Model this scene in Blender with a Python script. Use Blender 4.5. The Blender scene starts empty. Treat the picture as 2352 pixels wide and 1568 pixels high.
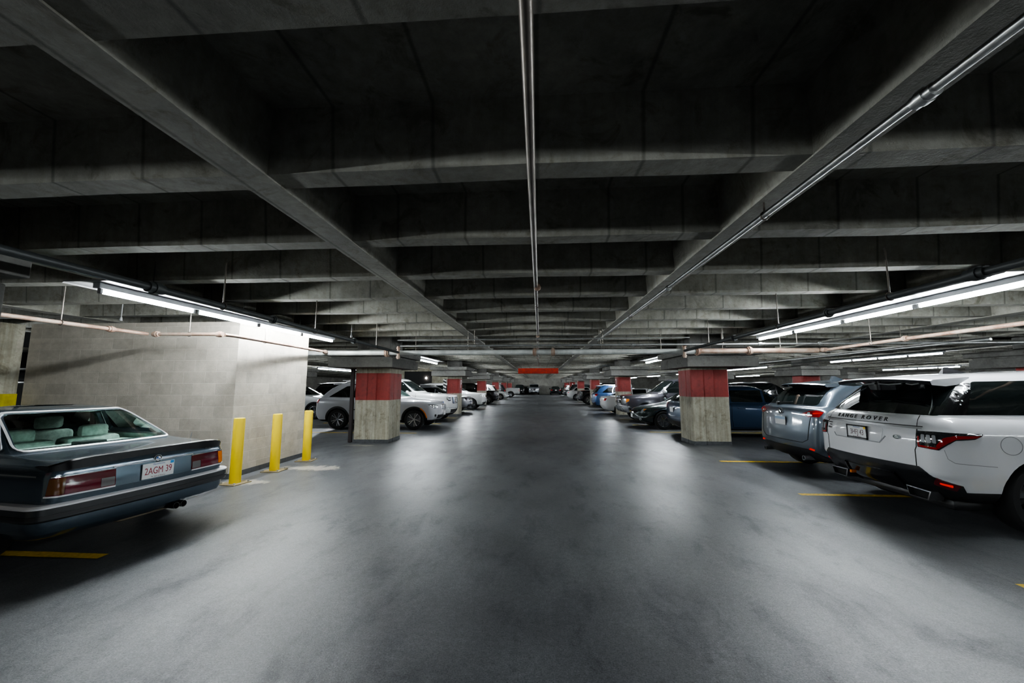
import bpy, bmesh, math, random
from mathutils import Vector, Matrix
from mathutils.bvhtree import BVHTree
random.seed(7)
COL = bpy.context.scene.collection
R = math.radians

# ------------------------------------------------------------------ materials
MATS = {}
def nodes(name):
    m = bpy.data.materials.new(name); m.use_nodes = True
    nt = m.node_tree; nt.nodes.clear()
    out = nt.nodes.new('ShaderNodeOutputMaterial')
    return m, nt, out
def N(nt, t, **kw):
    n = nt.nodes.new(t)
    for k, v in kw.items():
        if hasattr(n, k): setattr(n, k, v)
    return n
def L(nt, a, b): nt.links.new(a, b)
def pr(nt, out, col=(.5,.5,.5), rough=.5, metal=0, coat=0, spec=.5, **kw):
    b = N(nt, 'ShaderNodeBsdfPrincipled')
    b.inputs['Base Color'].default_value = (*col, 1)
    b.inputs['Roughness'].default_value = rough
    b.inputs['Metallic'].default_value = metal
    b.inputs['Coat Weight'].default_value = coat
    b.inputs['Coat Roughness'].default_value = .04
    b.inputs['Specular IOR Level'].default_value = spec
    L(nt, b.outputs[0], out.inputs[0])
    return b
def noise(nt, scale, detail=4, rough=.6, vec=None, dist=0):
    n = N(nt, 'ShaderNodeTexNoise')
    n.inputs['Scale'].default_value = scale; n.inputs['Detail'].default_value = detail
    n.inputs['Roughness'].default_value = rough; n.inputs['Distortion'].default_value = dist
    if vec is not None: L(nt, vec, n.inputs['Vector'])
    return n
def ramp(nt, fac, stops):
    r = N(nt, 'ShaderNodeValToRGB'); L(nt, fac, r.inputs[0])
    e = r.color_ramp.elements
    while len(e) < len(stops): e.new(.5)
    for i, (p, c) in enumerate(stops):
        e[i].position = p; e[i].color = (*c, 1) if len(c) == 3 else c
    return r
def mixc(nt, fac, a, b, mode='MIX'):
    m = N(nt, 'ShaderNodeMix'); m.data_type = 'RGBA'; m.blend_type = mode
    if isinstance(fac, float): m.inputs[0].default_value = fac
    else: L(nt, fac, m.inputs[0])
    for s, v in ((6, a), (7, b)):
        if isinstance(v, tuple): m.inputs[s].default_value = (*v, 1)
        else: L(nt, v, m.inputs[s])
    return m.outputs[2]
def bump(nt, b, h, strength=.3, dist=.02):
    n = N(nt, 'ShaderNodeBump'); n.inputs['Strength'].default_value = strength
    n.inputs['Distance'].default_value = dist
    L(nt, h, n.inputs['Height']); L(nt, n.outputs[0], b.inputs['Normal'])
def simple(name, col, rough=.5, metal=0, coat=0, spec=.5, nz=0):
    if name in MATS: return MATS[name]
    m, nt, out = nodes(name)
    b = pr(nt, out, col, rough, metal, coat, spec)
    if nz:
        g = N(nt, 'ShaderNodeTexCoord')
        n = noise(nt, nz, 3, .6, g.outputs['Object'])
        r = ramp(nt, n.outputs[0], [(.3, tuple(c*.72 for c in col)), (.7, tuple(min(1, c*1.2) for c in col))])
        L(nt, r.outputs[0], b.inputs['Base Color'])
    MATS[name] = m; return m
def emis(name, col, strength):
    m, nt, out = nodes(name)
    e = N(nt, 'ShaderNodeEmission'); e.inputs[0].default_value = (*col, 1); e.inputs[1].default_value = strength
    L(nt, e.outputs[0], out.inputs[0]); MATS[name] = m; return m

def concrete(name, base, var=.35, rough=.85, forms=0.0, bstr=.35, vstreak=0.0):
    m, nt, out = nodes(name)
    b = pr(nt, out, base, rough)
    tc = N(nt, 'ShaderNodeTexCoord'); v = tc.outputs['Object']
    n1 = noise(nt, .9, 5, .65, v, .4); n2 = noise(nt, 14, 4, .7, v)
    lo = tuple(c*(1-var) for c in base); hi = tuple(min(1, c*(1+var)) for c in base)
    r1 = ramp(nt, n1.outputs[0], [(.3, lo), (.72, hi)])
    r2 = ramp(nt, n2.outputs[0], [(.3, (.82,.82,.8)), (.7, (1.1,1.1,1.1))])
    c = mixc(nt, 1.0, r1.outputs[0], r2.outputs[0], 'MULTIPLY')
    n3 = noise(nt, 3.2, 6, .7, v, 1.2)
    r3 = ramp(nt, n3.outputs[0], [(.33, (.55,.52,.46)), (.46, (1,1,1))])
    c = mixc(nt, .8, c, r3.outputs[0], 'MULTIPLY')
    if vstreak:
        mp = N(nt, 'ShaderNodeMapping'); mp.inputs['Scale'].default_value = (6, 6, .35); L(nt, v, mp.inputs[0])
        n4 = noise(nt, 1.6, 4, .7, mp.outputs[0])
        r4 = ramp(nt, n4.outputs[0], [(.35, (.6,.58,.52)), (.6, (1,1,1))])
        c = mixc(nt, vstreak, c, r4.outputs[0], 'MULTIPLY')
    if forms:
        w = N(nt, 'ShaderNodeTexWave'); w.bands_direction = 'X'; w.inputs['Scale'].default_value = forms
        w.inputs['Distortion'].default_value = .4; L(nt, v, w.inputs[0])
        r5 = ramp(nt, w.outputs[0], [(.0, (.35,.35,.35)), (.006, (1,1,1))])
        c = mixc(nt, .7, c, r5.outputs[0], 'MULTIPLY')
    L(nt, c, b.inputs['Base Color'])
    nb = noise(nt, 40, 5, .7, v)
    bump(nt, b, nb.outputs[0], bstr, .01)
    MATS[name] = m; return m

def floor_mat():
    m, nt, out = nodes('floor_coating')
    b = pr(nt, out, (.1,.1,.1), .4)
    tc = N(nt, 'ShaderNodeTexCoord'); v = tc.outputs['Object']
    n1 = noise(nt, .35, 6, .65, v, .2)
    r1 = ramp(nt, n1.outputs[0], [(.3, (.108,.112,.121)), (.55, (.138,.143,.153)), (.75, (.172,.178,.188))])
    n2 = noise(nt, 110, 3, .8, v)
    r2 = ramp(nt, n2.outputs[0], [(.36, (.42,.42,.43)), (.64, (1.5,1.5,1.47))])
    c = mixc(nt, .8, r1.outputs[0], r2.outputs[0], 'MULTIPLY')
    mp = N(nt, 'ShaderNodeMapping'); mp.inputs['Scale'].default_value = (1.3, .6, 1); L(nt, v, mp.inputs[0])
    n3 = noise(nt, 1.3, 4, .5, mp.outputs[0], 0)
    r3 = ramp(nt, n3.outputs[0], [(.25, (.5,.5,.5)), (.56, (1,1,1))])
    c = mixc(nt, .6, c, r3.outputs[0], 'MULTIPLY')
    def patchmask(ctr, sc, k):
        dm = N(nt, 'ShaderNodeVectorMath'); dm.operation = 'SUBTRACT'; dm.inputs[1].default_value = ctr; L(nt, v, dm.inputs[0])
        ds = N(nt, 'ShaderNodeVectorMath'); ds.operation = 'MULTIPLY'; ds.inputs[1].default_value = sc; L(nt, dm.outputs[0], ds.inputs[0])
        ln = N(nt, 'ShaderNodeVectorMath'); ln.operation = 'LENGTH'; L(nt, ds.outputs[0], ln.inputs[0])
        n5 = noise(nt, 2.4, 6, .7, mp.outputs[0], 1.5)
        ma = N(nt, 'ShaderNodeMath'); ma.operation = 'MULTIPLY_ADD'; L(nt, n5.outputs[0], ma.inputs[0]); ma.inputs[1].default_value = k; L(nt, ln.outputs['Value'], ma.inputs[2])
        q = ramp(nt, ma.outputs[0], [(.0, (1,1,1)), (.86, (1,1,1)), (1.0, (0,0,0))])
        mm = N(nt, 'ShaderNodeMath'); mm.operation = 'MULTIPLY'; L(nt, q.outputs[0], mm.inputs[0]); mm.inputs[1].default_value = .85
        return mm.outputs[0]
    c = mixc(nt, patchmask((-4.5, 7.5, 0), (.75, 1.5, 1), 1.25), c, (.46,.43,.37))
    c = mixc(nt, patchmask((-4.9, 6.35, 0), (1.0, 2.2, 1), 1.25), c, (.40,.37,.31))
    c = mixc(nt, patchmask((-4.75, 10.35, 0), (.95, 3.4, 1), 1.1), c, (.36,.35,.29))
    n7 = noise(nt, 22, 5, .75, v); r7 = ramp(nt, n7.outputs[0], [(.34, (.66,.66,.67)), (.66, (1.22,1.22,1.20))])
    c = mixc(nt, .8, c, r7.outputs[0], 'MULTIPLY')
    n8 = noise(nt, .75, 4, .55, v); r8 = ramp(nt, n8.outputs[0], [(.30, (.5,.5,.51)), (.58, (1,1,1))])
    c = mixc(nt, .5, c, r8.outputs[0], 'MULTIPLY')
    L(nt, c, b.inputs['Base Color'])
    n4 = noise(nt, 1.1, 4, .5, mp.outputs[0], 0)
    mr = N(nt, 'ShaderNodeMapRange'); mr.inputs[1].default_value = .3; mr.inputs[2].default_value = .68; mr.inputs[3].default_value = .32; mr.inputs[4].default_value = .44
    ra = N(nt, 'ShaderNodeMath'); ra.operation = 'MULTIPLY_ADD'; L(nt, n7.outputs[0], ra.inputs[0]); ra.inputs[1].default_value = .2; ra.inputs[2].default_value = -.1
    rb = N(nt, 'ShaderNodeMath'); rb.operation = 'ADD'; L(nt, n4.outputs[0], rb.inputs[0]); L(nt, ra.outputs[0], rb.inputs[1])
    L(nt, rb.outputs[0], mr.inputs[0]); L(nt, mr.outputs[0], b.inputs['Roughness'])
    nb = noise(nt, 120, 4, .75, v); nb2 = noise(nt, 9, 4, .6, v)
    ad = N(nt, 'ShaderNodeMath'); ad.operation = 'MULTIPLY_ADD'; L(nt, nb2.outputs[0], ad.inputs[0]); ad.inputs[1].default_value = 1.2; L(nt, nb.outputs[0], ad.inputs[2])
    bump(nt, b, ad.outputs[0], .28, .006)
    n9 = noise(nt, 2.0, 7, .72, mp.outputs[0], .3); r9 = ramp(nt, n9.outputs[0], [(.36, (.32,.32,.32)), (.50, (1,1,1))])
    n10 = noise(nt, 60, 3, .7, v); r10 = ramp(nt, n10.outputs[0], [(.38, (.55,.55,.55)), (.62, (1.0,1.0,1.0))])
    L(nt, mixc(nt, 1.0, r9.outputs[0], r10.outputs[0], 'MULTIPLY'), b.inputs['Specular IOR Level'])
    return m
def block_mat():
    m, nt, out = nodes('concrete_block')
    b = pr(nt, out, (.4,.38,.34), .8)
    tc = N(nt, 'ShaderNodeTexCoord'); s = N(nt, 'ShaderNodeSeparateXYZ'); L(nt, tc.outputs['Object'], s.inputs[0])
    a = N(nt, 'ShaderNodeMath'); a.operation = 'ADD'; L(nt, s.outputs[0], a.inputs[0]); L(nt, s.outputs[1], a.inputs[1])
    cb = N(nt, 'ShaderNodeCombineXYZ'); L(nt, a.outputs[0], cb.inputs[0]); L(nt, s.outputs[2], cb.inputs[1])
    br = N(nt, 'ShaderNodeTexBrick'); L(nt, cb.outputs[0], br.inputs[0])
    br.inputs['Color1'].default_value = (.43,.395,.335,1); br.inputs['Color2'].default_value = (.53,.49,.415,1)
    br.inputs['Mortar'].default_value = (.53,.50,.43,1)
    br.inputs['Scale'].default_value = 1; br.inputs['Mortar Size'].default_value = .006
    br.inputs['Mortar Smooth'].default_value = .3; br.inputs['Bias'].default_value = -.1
    br.inputs['Brick Width'].default_value = .41; br.inputs['Row Height'].default_value = .205
    n = noise(nt, 5, 6, .75, tc.outputs['Object'])
    r = ramp(nt, n.outputs[0], [(.3, (.78,.77,.76)), (.7, (1.08,1.08,1.08))])
    c = mixc(nt, 1.0, br.outputs[0], r.outputs[0], 'MULTIPLY'); L(nt, c, b.inputs['Base Color'])
    n2 = noise(nt, 60, 4, .8, tc.outputs['Object'])
    ad = N(nt, 'ShaderNodeMath'); ad.operation = 'MULTIPLY_ADD'; L(nt, br.outputs[1], ad.inputs[0]); ad.inputs[1].default_value = -1.6; L(nt, n2.outputs[0], ad.inputs[2])
    bump(nt, b, ad.outputs[0], .45, .007)
    return m
def paint_mat(name, col, metal=.35, rough=.32, coat=1):
    if name in MATS: return MATS[name]
    m, nt, out = nodes(name)
    b = pr(nt, out, col, rough, metal, coat)
    tc = N(nt, 'ShaderNodeTexCoord'); n = noise(nt, 900, 1, .5, tc.outputs['Object'])
    r = ramp(nt, n.outputs[0], [(.3, tuple(c*.93 for c in col)), (.7, tuple(min(1, c*1.07) for c in col))])
    L(nt, r.outputs[0], b.inputs['Base Color'])
    MATS[name] = m; return m
def clear_glass(name, tint, refl=1.0):
    m, nt, out = nodes(name)
    t = N(nt, 'ShaderNodeBsdfTransparent'); t.inputs[0].default_value = (*tint, 1)
    g = N(nt, 'ShaderNodeBsdfGlossy'); g.inputs['Roughness'].default_value = .02
    f = N(nt, 'ShaderNodeFresnel'); f.inputs[0].default_value = 1.5
    mx = N(nt, 'ShaderNodeMixShader'); L(nt, f.outputs[0], mx.inputs[0]); L(nt, t.outputs[0], mx.inputs[1]); L(nt, g.outputs[0], mx.inputs[2])
    L(nt, mx.outputs[0], out.inputs[0]); return m
def worn_yellow():
    m, nt, out = nodes('worn_yellow_paint')
    b = pr(nt, out, (.8,.58,.01), .5)
    tc = N(nt, 'ShaderNodeTexCoord'); n = noise(nt, 9, 3, .6, tc.outputs['Object'])
    r = ramp(nt, n.outputs[0], [(.26, (.06,.04,.02)), (.29, (.82,.60,.008))])
    L(nt, r.outputs[0], b.inputs['Base Color']); return m
def rust_mat():
    m, nt, out = nodes('rusty_pipe_paint')
    b = pr(nt, out, (.3,.2,.15), .6, .2)
    tc = N(nt, 'ShaderNodeTexCoord'); n = noise(nt, 4, 5, .7, tc.outputs['Object'])
    r = ramp(nt, n.outputs[0], [(.3, (.20,.10,.065)), (.5, (.36,.25,.19)), (.7, (.44,.37,.31))])
    L(nt, r.outputs[0], b.inputs['Base Color']); return m

M_CEIL = concrete('ceiling_concrete', (.30,.292,.257), .35, .9, .5, .6, .3)
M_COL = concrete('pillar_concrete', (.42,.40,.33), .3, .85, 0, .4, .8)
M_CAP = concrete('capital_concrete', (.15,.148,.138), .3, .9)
M_WALLC = concrete('wall_concrete', (.34,.33,.30), .3, .9)
M_RED = concrete('red_pillar_paint', (.29,.030,.026), .22, .55, 0, .3, .35)
M_FLOOR = floor_mat(); M_BLOCK = block_mat(); M_YEL = worn_yellow(); M_RUST = rust_mat()
M_BASE = simple('dark_grey_base_paint', (.07,.075,.08), .6, nz=12)
M_GALV = simple('galvanised_pipe', (.42,.43,.42), .32, .75, nz=9)
M_PIPEG = simple('grey_painted_pipe', (.52,.54,.52), .38, .1, nz=5)
M_PIPED = simple('dark_painted_pipe', (.05,.055,.055), .45, .2, nz=8)
M_TRAY = simple('white_reflector_enamel', (.19,.19,.19), .45, nz=4)
M_HOUS = simple('fixture_grey_enamel', (.25,.26,.27), .4)
M_TUBE = emis('lit_tube', (.90,.965,1.0), 27)
M_TUBEW = emis('lit_tube_warm', (1.0,.88,.72), 24)
M_LINE = simple('yellow_line_paint', (.72,.47,.02), .5, nz=25)
M_BLACK = simple('black_plastic', (.012,.012,.013), .45)
M_GBLACK = simple('gloss_black', (.006,.006,.007), .12, coat=.6)
M_DARK = simple('dark_void', (.004,.004,.004), .9)
M_TYRE = simple('tyre_rubber', (.012,.012,.012), .75)
M_GLASS = simple('tinted_glass', (.008,.011,.011), .04, spec=.9)
M_GLASSG = simple('green_tinted_glass', (.035,.06,.055), .05, spec=.9)
M_CHROME = simple('chrome', (.75,.76,.78), .12, 1)
M_SILVER = simple('silver_trim', (.45,.46,.47), .3, .9)
M_RIM = simple('alloy_rim', (.55,.56,.58), .25, .95)
M_RIMD = simple('dark_alloy_rim', (.06,.06,.065), .3, .8)
M_TAIL = simple('red_lamp_lens', (.33,.006,.008), .1, coat=.8)
M_TAILD = simple('dark_red_lamp_lens', (.09,.006,.012), .1, coat=.8)
M_AMBER = simple('amber_lamp_lens', (.85,.22,.01), .15, coat=.8)
M_AMBERD = simple('smoked_amber_lens', (.12,.045,.01), .1, coat=.8)
M_LENSC = simple('clear_lamp_lens', (.55,.58,.6), .08, .4, coat=1)
M_LENSD = simple('smoked_lamp_lens', (.03,.032,.036), .06, .2, coat=1)
M_REDGLOW = emis('red_lens_glow', (1, .03, .02), .06)  # weak emission stands in for light caught by red lenses and reflectors
M_TRIM = simple('bright_trim', (.85,.85,.86), .38, .35)
M_CABIN = simple('cabin_lining', (.26,.32,.29), .7, nz=14)
M_OLDP = simple('aged_pipe', (.17,.15,.13), .35, .6, nz=6)
M_ROD = simple('dark_rod', (.08,.08,.08), .6)
M_PLATEW = simple('plate_white', (.75,.76,.76), .35)
M_PLATEB = simple('plate_pale_blue', (.35,.48,.62), .35)
M_PLATER = simple('plate_red_ink', (.30,.02,.04), .4)
M_PLATEK = simple('plate_dark_ink', (.08,.02,.03), .4)
M_BLUE = simple('badge_blue', (.03,.12,.35), .3)
M_SBLUE = simple('sticker_blue', (.02,.25,.6), .4)
M_SYEL = simple('sticker_yellow', (.85,.55,.03), .4)
M_WHITE = simple('white_enamel', (.8,.8,.8), .4)
M_REDE = simple('red_sign_enamel', (.62,.045,.02), .4, nz=6)
M_LEATH = simple('pale_leather', (.48,.56,.52), .6, nz=20)
M_SHELF = simple('parcel_shelf_cloth', (.62,.74,.69), .8, nz=30)

# ------------------------------------------------------------------ mesh helpers
def link(o, parent=None):
    COL.objects.link(o)
    if parent is not None: o.parent = parent
    return o
def sharp(me, deg=38):
    for p in me.polygons: p.use_smooth = True
    try: me.set_sharp_from_angle(angle=R(deg))
    except Exception: pass
def obj(name, bm, mats, parent=None, smooth=True, deg=38):
    me = bpy.data.meshes.new(name); bmesh.ops.recalc_face_normals(bm, faces=bm.faces)
    bm.to_mesh(me); bm.free()
    for m in (mats if isinstance(mats, (list, tuple)) else [mats]): me.materials.append(m)
    if smooth: sharp(me, deg)
    return link(bpy.data.objects.new(name, me), parent)
def tag(o, label=None, cat=None, group=None, kind=None):
    if label: o['label'] = label
    if cat: o['category'] = cat
    if group: o['group'] = group
    if kind: o['kind'] = kind
    return o
def thing(name, label, cat, loc=(0,0,0), rz=0, group=None):
    o = bpy.data.objects.new(name, None); o.empty_display_size = .2
    link(o); o.location = loc; o.rotation_euler = (0, 0, rz)
    return tag(o, label, cat, group)
def copy_tree(o, parent=None):
    c = o.copy(); COL.objects.link(c)
    if parent is not None: c.parent = parent
    for ch in list(o.children): copy_tree(ch, c)
    return c
def box(bm, x0, x1, y0, y1, z0, z1, mi=0, bev=0):
    g = bmesh.ops.create_cube(bm, size=1)
    vs = g['verts']
    for v in vs:
        v.co = Vector((x0+(v.co.x+.5)*(x1-x0), y0+(v.co.y+.5)*(y1-y0), z0+(v.co.z+.5)*(z1-z0)))
    fs = list({f for v in vs for f in v.link_faces})
    for f in fs: f.material_index = mi
    if bev:
        es = list({e for v in vs for e in v.link_edges})
        bmesh.ops.bevel(bm, geom=es, offset=bev, segments=2, affect='EDGES', profile=.5)
    return vs
def tube(bm, pts, r, seg=12, cap=True, mi=0):
    pts = [Vector(p) for p in pts]; rings = []
    for i, p in enumerate(pts):
        if i == 0: d = pts[1]-p
        elif i == len(pts)-1: d = p-pts[i-1]
        else: d = (pts[i+1]-p).normalized()+(p-pts[i-1]).normalized()
        d.normalize()
        up = Vector((0,0,1)) if abs(d.z) < .9 else Vector((1,0,0))
        a = d.cross(up).normalized(); b = d.cross(a).normalized()
        rings.append([bm.verts.new(p+(a*math.cos(t)+b*math.sin(t))*r) for t in [2*math.pi*k/seg for k in range(seg)]])
    for i in range(len(rings)-1):
        for k in range(seg):
            f = bm.faces.new((rings[i][k], rings[i][(k+1)%seg], rings[i+1][(k+1)%seg], rings[i+1][k])); f.material_index = mi
    if cap:
        bm.faces.new(rings[0]).material_index = mi; bm.faces.new(rings[-1]).material_index = mi
def lathe(bm, prof, seg=28, axis='z', mi=0, closed=False):
    rings = []
    for (r, h) in prof:
        ring = []
        for k in range(seg):
            t = 2*math.pi*k/seg; c, s = math.cos(t)*r, math.sin(t)*r
            ring.append(bm.verts.new((c, s, h) if axis == 'z' else (c, h, s)))
        rings.append(ring)
    n = len(rings)
    for i in range(n if closed else n-1):
        a, b = rings[i], rings[(i+1) % n]
        for k in range(seg):
            bm.faces.new((a[k], a[(k+1)%seg], b[(k+1)%seg], b[k])).material_index = mi
    if not closed:
        for ring in (rings[0], rings[-1]):
            try: bm.faces.new(ring).material_index = mi
            except Exception: pass
def fillet(pts, r, n=4):
    out = []; m = len(pts)
    for i, p in enumerate(pts):
        p = Vector(p[:2]); rr = pts[i][2] if len(pts[i]) > 2 else r
        a = Vector(pts[i-1][:2])-p; b = Vector(pts[(i+1) % m][:2])-p
        q = min(rr, a.length*.45, b.length*.45)
        if q < 1e-4: out.append(tuple(p)); continue
        A = p+a.normalized()*q; B = p+b.normalized()*q
        for k in range(n+1):
            t = k/n; out.append(tuple(A*(1-t)**2+p*2*t*(1-t)+B*t*t))
    return out
def pchip(ys, sub):
    """monotone cubic through unit-spaced values, sub samples a span"""
    n = len(ys); d = [ys[i+1]-ys[i] for i in range(n-1)]; m = [0]*n
    for i in range(n):
        if i == 0: m[i] = d[0]
        elif i == n-1: m[i] = d[-1]
        elif d[i-1]*d[i] <= 0: m[i] = 0
        else: m[i] = 2*d[i-1]*d[i]/(d[i-1]+d[i])
    out = []
    for i in range(n-1):
        for k in range(sub):
            t = k/sub; h00 = 2*t**3-3*t*t+1; h10 = t**3-2*t*t+t; h01 = -2*t**3+3*t*t; h11 = t**3-t*t
            out.append(h00*ys[i]+h10*m[i]+h01*ys[i+1]+h11*m[i+1])
    out.append(ys[-1]); return out
def sm(t): t = max(0, min(1, t)); return t*t*(3-2*t)

# ------------------------------------------------------------------ car body loft
# ring = (zr, zf, xr, xf, w, rr, rf, br, bf, zc)
NR_, NC_, NS_ = 6, 6, 22
def outline(ring, Lc, tr, tf):
    zr, zf, xr, xf, w, rr, rf, br, bf, zc = ring
    pts = []
    rr = min(rr, w*.8); rf = min(rf, w*.8)
    for k in range(NR_):
        y = (w-rr)*k/NR_; pts.append((xr+br*(y/(w-rr+1e-6))**2, y))
    for k in range(NC_):
        t = math.pi/2*k/NC_; pts.append((xr+br+rr-rr*math.cos(t), w-rr+rr*math.sin(t)))
    x0, x1 = xr+br+rr, xf-bf-rf
    for k in range(NS_):
        pts.append((x0+(x1-x0)*k/NS_, w))
    for k in range(NC_):
        t = math.pi/2*k/NC_; pts.append((xf-bf-rf+rf*math.sin(t), w-rf+rf*math.cos(t)))
    for k in range(NR_+1):
        y = (w-rf)*(1-k/NR_); pts.append((xf-bf*(y/(w-rf+1e-6))**2, y))
    full = pts+[(x, -y) for x, y in pts[-2:0:-1]]
    out = []; mid = Lc/2
    for x, y in full:
        s = (x-xr)/(xf-xr); q = (x-mid)/mid
        y *= 1-(tr*(-q)**3 if q < 0 else tf*q**3)
        z = zr+(zf-zr)*sm(s)+zc*4*s*(1-s)
        out.append(Vector((x, y, z)))
    return out
def loft(rings, Lc, tr=.05, tf=.08, sub=3, clad=0):
    cols = list(zip(*rings)); ip = [pchip(list(c), sub) for c in cols]
    bm = bmesh.new(); R_ = []
    for vals in zip(*ip):
        R_.append([bm.verts.new(p) for p in outline(vals, Lc, tr, tf)])
    n = len(R_[0])
    for i in range(len(R_)-1):
        for k in range(n):
            f = bm.faces.new((R_[i][k], R_[i][(k+1) % n], R_[i+1][(k+1) % n], R_[i+1][k]))
            if clad and f.calc_center_median().z < clad: f.material_index = 1
    f = bm.faces.new(R_[0]); f.material_index = 1
    # roof cap as cross strips
    T = R_[-1]; h = n//2
    for k in range(h):
        a, b = T[k], T[(k+1)]; c, d = T[(n-k-1) % n], T[(n-k) % n]
        vs = []
        for v in (a, b, c, d):
            if v not in vs: vs.append(v)
        if len(vs) >= 3:
            try: bm.faces.new(vs)
            except Exception: pass
    bmesh.ops.recalc_face_normals(bm, faces=bm.faces)
    return bm
def rg(z, xr, xf, w, rr=.16, rf=.2, br=.06, bf=.1, zc=0):
    zr, zf = z if isinstance(z, tuple) else (z, z)
    return (zr, zf, xr, xf, w, rr, rf, br, bf, zc)

class Car:
    def __init__(s, name, label, L_, W_, rings, paint, clad=0, wheels=(1.0, 3.8), WR=.36, arch=.06, tr=.05, tf=.08, hollow=None, wheel_in=.0, cat='car'):
        s.L, s.W = L_, W_; s.tr, s.tf = tr, tf; s.off = -L_/2
        s.root = thing(name, label, cat); s.paint = paint; s.wx = wheels; s.WR = WR; s.rings = rings
        bm = loft(rings, L_, tr, tf, 3, clad)
        s.bvh = BVHTree.FromBMesh(bm)
        s.zmax = max(v.co.z for v in bm.verts)
        me = bpy.data.meshes.new('body'); bm.to_mesh(me); bm.free()
        me.materials.append(paint); me.materials.append(M_BLACK); me.materials.append(M_CABIN)
        body = link(bpy.data.objects.new('body', me), s.root)
        # wheel wells (and cabin) are cut out
        cm = bmesh.new(); tmp = []
        for x in wheels:
            for sg in (-1, 1):
                b2 = bmesh.new()
                lathe(b2, [(WR+arch, -.20), (WR+arch, .30)], 40, 'y', 1)
                for v in b2.verts: v.co += Vector((x, sg*(W_/2-.06), WR))
                tmp.append(b2)
        if hollow: tmp += hollow(s)
        cutters = []
        for b2 in tmp:
            bmesh.ops.recalc_face_normals(b2, faces=b2.faces)
            cme = bpy.data.meshes.new('c'); b2.to_mesh(cme); b2.free()
            cme.materials.append(paint); cme.materials.append(M_BLACK); cme.materials.append(M_CABIN)
            co = bpy.data.objects.new('c', cme); COL.objects.link(co); cutters.append(co)
            md = body.modifiers.new('b', 'BOOLEAN'); md.operation = 'DIFFERENCE'; md.object = co; md.solver = 'EXACT'
        dg = bpy.context.evaluated_depsgraph_get(); dg.update()
        nm = bpy.data.meshes.new_from_object(body.evaluated_get(dg))
        body.modifiers.clear(); body.data = nm; nm.name = 'body'
        for co in cutters: bpy.data.objects.remove(co)
        sharp(nm, 42)
        nm.transform(Matrix.Translation((s.off, 0, 0)))
        s.body = body
    # ---- projection of flat shapes on to the body
    def hit(s, kind, a, b, sg=1):
        W = s.W/2
        if kind == 'side': o, d = Vector((a, sg*3, b)), Vector((0, -sg, 0))
        elif kind == 'rear': o, d = Vector((-2, a, b)), Vector((1, 0, 0))
        elif kind == 'front': o, d = Vector((s.L+2, a, b)), Vector((-1, 0, 0))
        elif kind == 'top': o, d = Vector((a, b, 4)), Vector((0, 0, -1))
        else:
            fr = kind == 'wf'; C = Vector((.5, W-.5, b))
            T = Vector((0, W+a, b)) if a <= 0 else Vector((a, W, b))
            q = (T-C).normalized(); o, d = T+q*.6, -q
            if fr: o.x = s.L-o.x; d.x = -d.x
            o.y *= sg; d.y *= sg
        h, n, i, ds = s.bvh.ray_cast(o, d)
        if h is None:
            h, n, i, ds = s.bvh.find_nearest(o+d*(1.0 if kind[0] == 'w' else 2.2))
        if n.dot(d) > 0: n = -n
        return h, n
    def patch(s, name, kind, poly, mat, off=.006, thick=.03, sg=1, res=.06, parent=None, rad=0, label=None, depth=None):
        pts = fillet(poly, rad) if rad else [p[:2] for p in poly]
        bm = bmesh.new(); bm.faces.new([bm.verts.new((p[0], p[1], 0)) for p in pts])
        bmesh.ops.triangulate(bm, faces=bm.faces[:])
        xs = [p[0] for p in pts]; ys = [p[1] for p in pts]
        def cuts(lo, hi, ax):
            n = int((hi-lo)/res)
            for k in range(1, n+1):
                c = lo+(hi-lo)*k/(n+1)
                co = (c, 0, 0) if ax == 0 else (0, c, 0); no = (1, 0, 0) if ax == 0 else (0, 1, 0)
                bmesh.ops.bisect_plane(bm, geom=bm.verts[:]+bm.edges[:]+bm.faces[:], plane_co=co, plane_no=no, dist=1e-6)
        cuts(min(xs), max(xs), 0); cuts(min(ys), max(ys), 1)
        nr = {}
        for v in list(bm.verts):
            h, n = s.hit(kind, v.co.x, v.co.y, sg); v.co = h+n*off; nr[v] = n
        be = [e for e in bm.edges if e.is_boundary]
        g = bmesh.ops.extrude_edge_only(bm, edges=be)
        for v in g['geom']:
            if isinstance(v, bmesh.types.BMVert):
                src = None
                for e in v.link_edges:
                    o2 = e.other_vert(v)
                    if o2 in nr: src = o2; break
                if src is not None: v.co = src.co-nr[src]*thick
        for v in bm.verts: v.co.x += s.off
        o = obj(name, bm, mat, parent or s.root, True, 50)
        if label: o['label'] = label
        return o
    def strip(s, name, kind, pts, w, mat, off=.004, thick=.01, sg=1, parent=None, closed=False):
        P = [Vector((p[0], p[1])) for p in pts]; D = []
        if closed: P.append(P[0])
        for a, b in zip(P[:-1], P[1:]):
            n = max(1, int((b-a).length/.04))
            D += [a+(b-a)*k/n for k in range(n)]
        D.append(P[-1]); bm = bmesh.new(); rows = []
        for i, p in enumerate(D):
            t = (D[min(i+1, len(D)-1)]-D[max(i-1, 0)]).normalized(); nn = Vector((-t.y, t.x))*w/2
            row = []
            for q, inn in ((p+nn, 1), (p+nn, 0), (p-nn, 0), (p-nn, 1)):
                h, n = s.hit(kind, q.x, q.y, sg); v = bm.verts.new(h+n*(off-(thick if inn else 0))); v.co.x += s.off; row.append(v)
            rows.append(row)
        for a, b in zip(rows[:-1], rows[1:]):
            for k in range(3): bm.faces.new((a[k], a[k+1], b[k+1], b[k]))
        return obj(name, bm, mat, parent or s.root, True, 60)
    def at(s, kind, a, b, off=0, sg=1):
        h, n = s.hit(kind, a, b, sg); h = h+n*off; h.x += s.off; return h
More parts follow.
